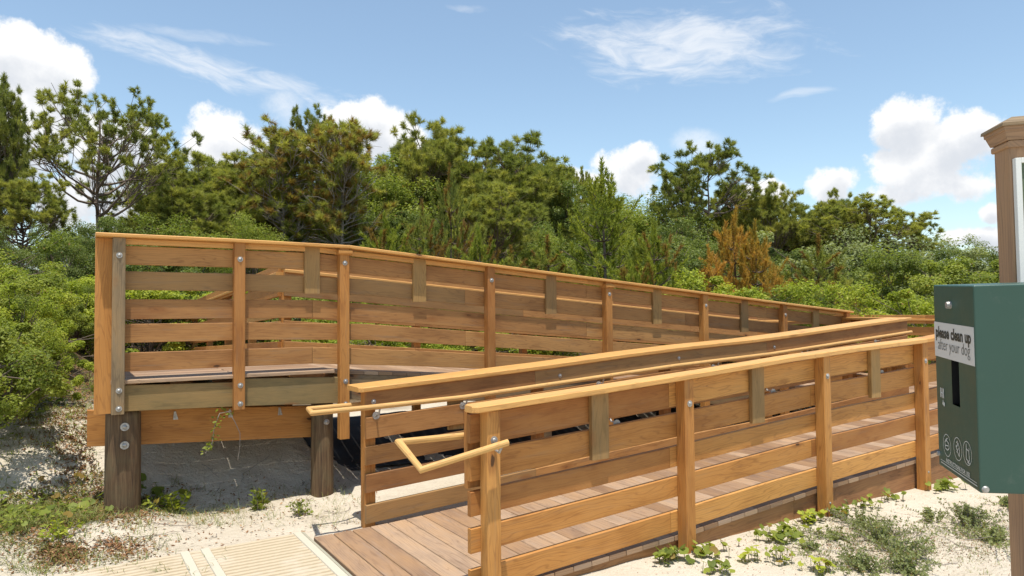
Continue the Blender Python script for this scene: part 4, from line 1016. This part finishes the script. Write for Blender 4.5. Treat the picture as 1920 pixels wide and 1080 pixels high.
# leafy trees and fill
F_ = 'dark leafy trees filling the wood below the pine tops'; FL = 'dark leafy tree filling the shaded wood below the pine tops'
for px, top, d, k, wk in ((-20, 420, 30, 'oakA', 1.3), (150, 415, 36, 'oakA', 1.), (300, 400, 40, 'oakB', 1.3), (400, 360, 41, 'oakA', 1.4), (500, 340, 42, 'oakA', 1.5), (590, 330, 42, 'oakA', 1.5), (680, 330, 43, 'oakA', 1.4),
        (760, 320, 45, 'oakB', 1.4), (840, 330, 45, 'oakA', 1.5), (930, 330, 45, 'oakA', 1.5), (1010, 345, 44, 'oakB', 1.4), (1090, 375, 43, 'oakA', 1.5), (1160, 385, 42, 'oakB', 1.5), (1260, 392, 41, 'oakA', 1.5),
        (1340, 400, 41, 'oakA', 1.5), (1420, 400, 42, 'oakB', 1.5), (1500, 415, 42, 'oakA', 1.5), (1580, 430, 42, 'oakB', 1.5), (1660, 450, 41, 'oakA', 1.4), (700, 400, 33, 'oakA', 1.3), (820, 410, 34, 'oakA', 1.4), (1040, 420, 33, 'oakA', 1.3), (560, 420, 34, 'oakA', 1.3), (440, 420, 30, 'oakB', 1.2), (1010, 440, 29, 'oakB', 1.2), (870, 430, 30, 'oakA', 1.2), (1190, 440, 30, 'oakA', 1.3), (1300, 450, 30, 'oakA', 1.3), (1400, 460, 31, 'oakA', 1.3)):
    plant(k, px, top, d, FL, group=F_, wk=wk)
plant('oakA', 1265, 415, 27, 'shaded leafy tree right behind the pointed young pine', group=T_, wk=1.1)
plant('oakB', 330, 405, 25, 'rounded leafy tree rising behind the platform railing at left', group=T_, wk=1.2)
plant('oakA', 205, 412, 23, 'dark glossy tree touching the top corner of the platform railing', group=T_, wk=1.0)
plant('oakA', 95, 428, 20, 'dark glossy tree left of the platform corner post', group=T_, wk=1.0)
plant('oakB', 470, 405, 27, 'light green leafy tree just over the platform cap rail', group=T_, wk=1.0)
plant('oakB', 1805, 444, 40, 'dark bushy tree on the skyline just left of the sign post', group=T_, wk=.8)
plant('oakA', 1862, 458, 38, 'leafy tree half hidden by the sign post', group=T_, wk=1.)
plant('oakB', 1950, 440, 38, 'leafy tree behind the green dispenser box, hidden from the path', group=T_, wk=1.2)
# young pines and rusty ones
Y_ = 'young pines in front of the wood'
plant('young', 1138, 318, 17, 'tall pointed young pine with fresh green bottlebrush shoots', group=Y_, wk=1.05)
plant('youngB', 1222, 440, 16.5, 'small bright young pine at the right foot of the pointed one', group=Y_, wk=.9)
plant('youngB', 1172, 500, 15, 'lowest bright young pine showing tips over the cap rail', group=Y_, wk=.9)
plant('olivepine', 845, 340, 22, 'yellowish young pine with a drooping thick top shoot', group=Y_, wk=.62)
plant('olivepine', 800, 400, 21, 'brownish young pine left of the drooping-topped one', group=Y_, wk=.8)
plant('youngB', 888, 448, 18, 'short green young pine between the yellowish pine and the cap rail', group=Y_, wk=.9)
plant('youngB', 712, 425, 20, 'small green young pine just above the middle of the platform railing', group=Y_, wk=1.0)
plant('olivepine', 1020, 462, 20, 'olive young pine left of the pointed one, half behind the cap rail', group=Y_, wk=1.3)
plant('olivepine', 965, 478, 18, 'low olive pine with brown tips along the cap rail', group=Y_, wk=1.3)
plant('rust', 1375, 418, 21, 'rusty orange young pine standing out from the green bushes', group=Y_, wk=.85)
plant('rust', 1418, 440, 20.5, 'shorter rusty pine leaning on the tallest orange one', group=Y_, wk=.75)
plant('rust', 1330, 480, 19.5, 'olive and orange pine at the left foot of the rusty ones', group=Y_, wk=1.0)
plant('rust', 1448, 512, 18.5, 'little orange pine over the cap rail right of the rusty ones', group=Y_, wk=.8)
plant('olivepine', 1525, 462, 22, 'brown-topped olive pine between the rusty pines and grey-green bush', group=Y_, wk=1.1)
plant('olivepine', 1570, 520, 20, 'low olive pine at the foot of the brown-topped one', group=Y_, wk=1.3)
plant('olivepine', 1490, 540, 19, 'low green pine in front of the brown-topped one', group=Y_, wk=1.2)
# bushes on the right and behind the ramps
B_ = 'bushes behind the ramps'
plant('shrubG', 1605, 452, 29, 'large grey-green bush below the flat-topped pines', 'bush', group=B_, wk=1.35)
plant('shrubG', 1545, 430, 31, 'pale twiggy bush left of the large grey-green one', 'bush', group=B_, wk=1.1)
plant('shrubC', 1660, 478, 27, 'dark rounded bush right of the large grey-green one', 'bush', group=B_, wk=1.2)
plant('shrubA', 1728, 472, 26, 'big domed green bush left of the dispenser box', 'bush', group=B_, wk=1.15)
plant('shrubG', 1765, 458, 33, 'grey bush peeping over the big domed green one', 'bush', group=B_, wk=1.4)
plant('shrubC', 1800, 470, 28, 'dark bush between the domed green bush and the sign post', 'bush', group=B_, wk=1.2)
plant('shrubA', 1860, 470, 25, 'green bush directly left of the sign post', 'bush', group=B_, wk=1.2)
plant('shrubB', 1695, 532, 15.5, 'bright yellow-green bush over the landing rail beside the dispenser box', 'bush', group=B_, wk=1.0)
plant('shrubA', 1640, 552, 17, 'low bright bush left of the yellow-green one by the dispenser box', 'bush', group=B_, wk=1.1)
plant('shrubA', 1765, 540, 17, 'green bush hidden behind the dispenser box edge', 'bush', group=B_, wk=1.1)
plant('shrubC', 1270, 492, 19, 'dark green vine tangle right of the pointed young pine', 'bush', group=B_, wk=1.5)
plant('shrubB', 1310, 510, 17.5, 'bright vine tangle below the olive and orange pine', 'bush', group=B_, wk=1.2)
plant('shrubB', 1398, 535, 17.5, 'yellow-green undergrowth below the rusty pines', 'bush', group=B_, wk=1.3)
plant('shrubC', 1480, 470, 27, 'dark bush in the gap right of the rusty pines', 'bush', group=B_, wk=1.3)
plant('shrubC', 1240, 470, 24, 'dark bush behind the dark vine tangle', 'bush', group=B_, wk=1.4)
U_ = 'undergrowth bushes seen through the railing gaps'; UL = 'green undergrowth bush glimpsed through the gaps of the railings'
for px, top, d, k in ((250, 520, 15, 'shrubB'), (330, 530, 15.5, 'shrubB'), (400, 540, 16, 'shrubC'), (470, 520, 18, 'shrubC'), (300, 490, 19, 'shrubC'), (220, 480, 20, 'shrubC'), (380, 480, 20, 'shrubC'), (560, 520, 17, 'shrubA'), (650, 520, 16, 'shrubA'), (740, 540, 15, 'shrubB'), (820, 540, 15, 'shrubA'), (900, 545, 15, 'shrubA'), (980, 550, 15, 'shrubB'), (1060, 540, 15, 'shrubA'), (1150, 560, 14.5, 'shrubB'), (1240, 560, 15, 'shrubB'), (1330, 570, 15, 'shrubA'), (1430, 575, 15, 'shrubB'), (1530, 570, 15.5, 'shrubA'), (700, 600, 12, 'shrubB'), (860, 620, 12, 'shrubB'), (600, 610, 12, 'shrubB')):
    plant(k, px, top, d, UL, 'bush', group=U_, wk=1.4)
# near thicket on the left
N_ = 'leafy bushes of the thicket left of the platform'
plant('nearbush', 0, 560, 8.6, 'nearest leafy bush at the left edge, dark and twiggy below', 'bush', group=N_, wk=.85)
plant('nearbush', -60, 520, 7.6, 'leafy bush cut by the left picture edge', 'bush', group=N_, wk=1.1)
plant('nearvine', 58, 610, 8.8, 'rounded light green bush beside the litter path', 'bush', group=N_, wk=.8)
plant('nearvine', 40, 535, 10.6, 'light green bush behind the nearest one at left', 'bush', group=N_, wk=1.0)
plant('nearbush', 138, 540, 13.5, 'yellow-green bush close to the platform corner post', 'bush', group=N_, wk=1.0)
plant('nearbush', 10, 470, 12.5, 'taller green bush under the left pines', 'bush', group=N_, wk=1.3)
plant('shrubB', 95, 505, 14.5, 'bright green vines sprawling below the dark glossy trees', 'bush', group=N_, wk=1.3)
plant('shrubA', 165, 510, 15, 'green bush just left of the platform corner, behind the vines', 'bush', group=N_, wk=1.0)
plant('shrubA', -40, 440, 16, 'high green bush at the left picture edge under the pines', 'bush', group=N_, wk=1.3)

# ------------------------------------------------------------------ ground plants and litter
def place(name, V, Fq, T, m, label=None, cat=None, group=None, kind=None):
    o_ = link(name, fastmesh(name, V, Fq, T, M[m])); tag(o_, label, cat, group, kind); return o_
def round_leaf(bm_lists, c, r, g, nrm_, tone, brown=0.):
    """pennywort leaf: cupped disc of eight wedges"""
    V, Fq, T = bm_lists; n = nrm(nrm_[None])[0]; a = perp(n[None], g)[0]; b = np.cross(n, a); o_ = len(V); k = 9
    V.append(c + n * 0.0)
    for i in range(k):
        an = 6.283 * i / k; rr = r * (1 + .07 * math.sin(an * 4)) * (.35 if i == 0 else 1); V.append(c + (a * math.cos(an) + b * math.sin(an)) * rr + n * r * .16)
    for i in range(k): Fq.append((o_, o_ + 1 + i, o_ + 1 + (i + 1) % k)); T.append((np.clip(tone + g.normal(0, .04), 0, 1), brown))
def pennywort(px, py, z, n, r, spread, label, seed, group='pennywort plants on the sand', bright=.5):
    g = np.random.default_rng(seed); c = ongr(px, py); L = ([], [], []); paths = []
    for i in range(n):
        x, y = c.x + g.normal(0, spread), c.y + g.normal(0, spread * .7)
        if y > -.05 and -2.0 < x < 6 and y < 1.7: y = -.07 - abs(g.normal(0, .05))
        z0 = H1(x, y); h = g.uniform(.02, .085); tp = np.array([x + g.normal(0, .015), y + g.normal(0, .015), z0 + h])
        paths.append((np.array([[x, y, z0 - .01], [(x + tp[0]) / 2, (y + tp[1]) / 2, z0 + h * .6], tp]), .0022, .0018))
        nv = np.array([g.normal(0, .45), g.normal(0, .45) - .25, 1.]); round_leaf(L, tp, r * g.uniform(.6, 1.25), g, nv, np.clip(bright + g.normal(0, .22), 0, 1), .7 if g.random() < .06 else 0.)
    e = empty('pennywort_plant', (c.x, c.y, z)); tag(e, label, 'plant', group)
    o1 = link('leaves', fastmesh('leaves', L[0], L[1], L[2], M['leaf_mid' if bright < .6 else 'leaf_bright']), e); o2 = limbs_mesh('stems', paths, M['leaf_bright'], 4); tag(link('stems', o2, e), kind='stuff')
pw = [(1255, 1052, 14, .026, .07, 'pennywort patch at the foot of the second railing post'), (1330, 1040, 12, .026, .07, 'pennywort trailing just right of the second railing post'),
      (1465, 1008, 22, .028, .09, 'biggest pennywort clump beside the ramp edge before the third post'), (1500, 975, 18, .022, .07, 'yellow-green leafy clump hugging the ramp edge left of the third post'),
      (1575, 965, 10, .022, .06, 'small pennywort plant at the base of the third railing post'), (1600, 945, 9, .022, .07, 'pennywort plant right of the third post, against the ramp board'),
      (1655, 936, 7, .022, .04, 'single pennywort sprig in bare sand between third and fourth posts'), (1408, 1052, 6, .022, .03, 'tiny bright rosette alone on the sand right of the ramp'),
      (1462, 1052, 8, .018, .04, 'half-dried small plant left of the grey-green herbs'), (1770, 918, 12, .030, .08, 'leafy plant under the dispenser box by the fourth post'),
      (1540, 1072, 8, .024, .05, 'light green sprout at the bottom edge right of the ramp'), (1345, 1075, 9, .024, .05, 'leaves at the bottom edge near the second post')]
for i, (px, py, n, r, s_, lb) in enumerate(pw): pennywort(px, py, -.12, int(n * 2.2), r * 1.12, s_ * 1.1, lb, 200 + i, bright=.65 if 'yellow' in lb or 'bright' in lb or 'light' in lb else .5)
pl = [(165, 850, -.02, 5, .045, .10, 'large round-leaved plant on the litter left of the big pile'), (150, 905, -.03, 9, .032, .14, 'round-leaved plant a step below the litter heap'), (60, 830, .02, 12, .036, .2, 'round leaves at the shaded foot of the left thicket'),
      (40, 925, -.04, 18, .032, .22, 'dense round leaves at the lower left edge'), (170, 945, -.05, 9, .026, .14, 'round-leaved plant right in front of the big pile, on the left'), (300, 850, -.03, 10, .05, .12, 'shaded leafy plant just right of the big pile'),
      (25, 1000, -.1, 14, .03, .16, 'low leafy plant in the bottom left corner'), (60, 770, .05, 14, .036, .2, 'round leaves under the near bush')]
for i, (px, py, z, n, r, s_, lb) in enumerate(pl): pennywort(px, py, z, n, r, s_, lb, 300 + i, 'round-leaved plants on the left sand', .45)
def herb(px, py, n, h, spread, label, seed, z=-.12, m='leaf_grey', size=.018, group='grey-green herbs on the right sand', fl=34, cat='plant', name='beach_herb'):
    g = np.random.default_rng(seed); c = ongr(px, py); paths = []; P_ = []; D_ = []
    for i in range(n):
        a = g.uniform(0, 6.28); r = abs(g.normal(0, spread)); b = np.array([c.x + math.cos(a) * r * .5, c.y + math.sin(a) * r * .5, 0]); b[2] = H1(b[0], b[1]) - .01
        t = b + np.array([math.cos(a) * r * .8 + g.normal(0, .02), math.sin(a) * r * .8 + g.normal(0, .02), h * g.uniform(.5, 1.2)]); p = curve(b, t, g, 5, .05, .12); paths.append((p, .0028, .0012))
        f = g.uniform(.15, 1.0, fl); q_ = np.stack([np.interp(f, np.linspace(0, 1, 5), p[:, k]) for k in range(3)], 1); d = nrm(perp(np.tile(nrm((t - b)[None]), (fl, 1)), g) + np.array([0, 0, .5])); P_.append(q_); D_.append(d)
    P_, D_ = np.concatenate(P_), np.concatenate(D_); s_ = perp(D_, g); ln = size * g.uniform(.6, 1.4, len(P_))[:, None]
    V = np.stack([P_, P_ + D_ * ln * .5 + s_ * ln * .22, P_ + D_ * ln, P_ + D_ * ln * .5 - s_ * ln * .22], 1).reshape(-1, 3); T = np.stack([np.clip(.5 + g.normal(0, .25, len(P_)), 0, 1), (g.random(len(P_)) < .05) * .6], 1)
    e = empty(name, (c.x, c.y, z)); tag(e, label, cat, group); link('leaves', fastmesh('leaves', V, np.arange(len(V)).reshape(-1, 4), T, M[m]), e); link('stems', limbs_mesh('stems', paths, M['deadbark'], 4), e)
for i, (px, py, n, h, s_, lb) in enumerate([(1650, 1015, 26, .10, .12, 'largest spread of grey-green herbs in the middle of the right sand'), (1690, 1040, 24, .09, .12, 'grey-green herbs just below the largest spread'), (1610, 985, 16, .07, .10, 'grey-green herbs nearest the third railing post'),
        (1815, 985, 26, .14, .09, 'tall grey-green herb clump under the dispenser box'), (1860, 1015, 22, .09, .11, 'grey-green herb clump left of the sign post foot'), (1745, 980, 8, .10, .02, 'single upright herb stem left of the tall clump'), (1610, 1065, 22, .08, .10, 'grey-green herbs at the bottom edge of the sand'),
        (1890, 950, 14, .06, .08, 'small herbs just left of the post beneath the box'), (1520, 1030, 7, .05, .03, 'tiny herb tuft on bare sand before the largest spread'), (1700, 1075, 18, .08, .10, 'herbs cut by the bottom edge below the largest spread'), (1565, 1010, 12, .05, .09, 'wiry flat herbs left of the largest spread')]):
    herb(px, py, int(n * 2.4), h * 1.15, s_ * 1.45, lb, 400 + i, size=.021)
herb(325, 915, 16, .16, .09, 'bright green leafy sprout in the sun right of the big pile', 450, -.04, 'leaf_bright', .05, 'green sprouts under the platform', 16)
herb(485, 862, 9, .16, .04, 'shaded green sprout on the bank between the two piles', 451, .0, 'leaf_mid', .06, 'green sprouts under the platform', 12)
herb(560, 968, 12, .12, .05, 'small leafy sprout in front of the right-hand pile', 452, -.12, 'leaf_mid', .03, 'green sprouts under the platform', 14)
herb(110, 1010, 14, .12, .08, 'yellow-green sprout left of the mat corner', 453, -.1, 'leaf_bright', .035, 'green sprouts under the platform', 14)
# hanging vine on the platform
g = np.random.default_rng(5)
def onb(px, py, y): d = ray(px, py); return np.array(CAM + d * ((y - CAM.y) / d.y))
path = np.array([onb(*p, 2.80) for p in ((432, 771), (412, 775), (402, 800), (398, 830), (385, 850))]); vp = []
for i in range(60):
    f = g.uniform(0, 1); vp.append([np.interp(f, np.linspace(0, 1, 5), path[:, k]) for k in range(3)] + g.normal(0, .02, 3))
e = empty('hanging_vine', tuple(path[0])); tag(e, 'green vine hanging from the platform edge between the piles', 'vine')
V, Fq, T = leaves(np.array(vp), .045, g, np.full(60, .4)); link('leaves', fastmesh('leaves', V, Fq, T, M['leaf_mid']), e)
vs_ = np.array([onb(*p, 2.80) for p in ((428, 772), (440, 790), (450, 812), (450, 835), (446, 862))]); link('stem', limbs_mesh('stem', [(path, .004, .002), (vs_, .004, .002)], M['deadbark'], 5), e)

def blob(*bs): return lambda px, py: max(math.exp(-(((px - a) / c) ** 2 + ((py - b) / d) ** 2)) * k for a, b, c, d, k in bs)
# dune grass, blades and litter: uncountable scatter
def blades(n, area, ln, seed, name, m='grass', w=.004, flat=.5, dens=None):
    g = np.random.default_rng(seed); P_ = []
    for p in pick(g, n // 6, area, dens or (lambda a, b: 1.)):
        for _ in range(int(g.integers(3, 9))): P_.append((p[0] + g.normal(0, .035), p[1] + g.normal(0, .035)))
    P_ = np.array(P_); z = hgt(P_[:, 0], P_[:, 1]); N = len(P_); b = np.column_stack([P_, z - .005]); a = g.uniform(0, 6.28, N); l = ln * g.uniform(.4, 1.3, N); k = g.uniform(flat, 1.6, N)
    d1 = nrm(np.column_stack([np.cos(a) * k, np.sin(a) * k, np.ones(N)])); d2 = nrm(d1 + np.column_stack([np.cos(a) * .8, np.sin(a) * .8, -.55 * np.ones(N)])); s_ = nrm(np.column_stack([-np.sin(a), np.cos(a), np.zeros(N)])) * w / 2
    m1 = b + d1 * (l * .55)[:, None]; t = m1 + d2 * (l * .45)[:, None]; V = np.stack([b - s_, b + s_, m1 + s_ * .7, m1 - s_ * .7, t + s_ * .15, t - s_ * .15], 1).reshape(-1, 3)
    i = np.arange(N)[:, None] * 6; Fq = np.concatenate([i + [0, 1, 2, 3], i + [3, 2, 4, 5]]); T = np.tile(np.stack([g.random(N), (g.random(N) < .2) * .4], 1), (2, 1)); return place(name, V, Fq, T, m, kind='stuff')
left = lambda px, py: max(.03, min(1, 1.15 - px / 330)) * (1.0 if py > 860 else .8)
blades(6500, (-60, 700, 420, 1080), .11, 61, 'dune_grass', dens=left)
blades(3800, (1200, 930, 1920, 1080), .05, 64, 'dune_grass', w=.003, dens=blob((1650, 1020, 150, 45, .7), (1850, 1010, 80, 45, .7), (1480, 1010, 60, 30, .4)))
blades(4500, (0, 680, 190, 900), .13, 62, 'dune_grass', dens=lambda a, b: .8)
blades(1500, (250, 860, 690, 990), .12, 63, 'dune_grass', w=.003)
def scatter(n, area, size, seed, m, name, dens, thick=.012):
    g = np.random.default_rng(seed); P_ = pick(g, n, area, dens)
    P_ = np.array(P_); z = hgt(P_[:, 0], P_[:, 1]) + g.uniform(.002, thick, n); V, Fq, T = leaves(np.column_stack([P_[:, :2], z]), size, g, g.random(n), 1.4, .4); return place(name, V, Fq, T, m, kind='stuff')
scatter(17000, (-60, 690, 720, 1080), .030, 71, 'litter', 'leaf_litter', blob((150, 800, 70, 50, 1), (195, 845, 30, 22, 1), (100, 900, 90, 70, .35), (225, 1030, 50, 18, .5), (115, 1040, 40, 20, 1), (240, 955, 60, 25, .5), (60, 960, 80, 60, .4), (400, 950, 260, 60, .035), (140, 720, 50, 60, 1), (290, 925, 50, 14, .4)), .02)
scatter(5000, (1180, 900, 1920, 1080), .014, 72, 'litter', 'leaf_litter', blob((1650, 1020, 130, 40, .5), (1850, 1010, 70, 40, .5), (1450, 1000, 300, 80, .06)), .006)
scatter(1500, (-60, 620, 200, 1000), .04, 73, 'leaf_mid', 'ground_cover', blob((50, 850, 90, 90, .8), (150, 740, 60, 80, .7), (20, 980, 60, 60, .7)), .09)
# fallen twigs and dry stems
g = np.random.default_rng(81); paths = []
for (px, py, s_, n) in ((620, 975, .15, 5), (500, 940, .3, 9), (300, 960, .3, 10), (330, 1000, .22, 8), (180, 980, .3, 10), (1700, 1050, .35, 9), (1850, 1020, .25, 6), (1480, 1030, .25, 4), (660, 830, .2, 6), (630, 880, .2, 5)):
    for _ in range(n):
        c = ongr(px, py); x, y = c.x + g.normal(0, s_), c.y + g.normal(0, s_); a = g.uniform(0, 6.28); l = g.uniform(.08, .32)
        if -2.0 < x < 6 and -.02 < y < 1.72: continue
        p = np.array([(x + math.cos(a) * l * t + g.normal(0, .008), y + math.sin(a) * l * t + g.normal(0, .008), 0) for t in np.linspace(-.5, .5, 6)]); p[:, 2] = hgt(p[:, 0], p[:, 1]) + .004 + g.uniform(0, .025) * np.abs(np.linspace(-1, 1, 6)); paths.append((p, .003, .0015))
o = link('fallen_twigs', limbs_mesh('fallen_twigs', paths, M['deadbark'], 4)); tag(o, kind='stuff')
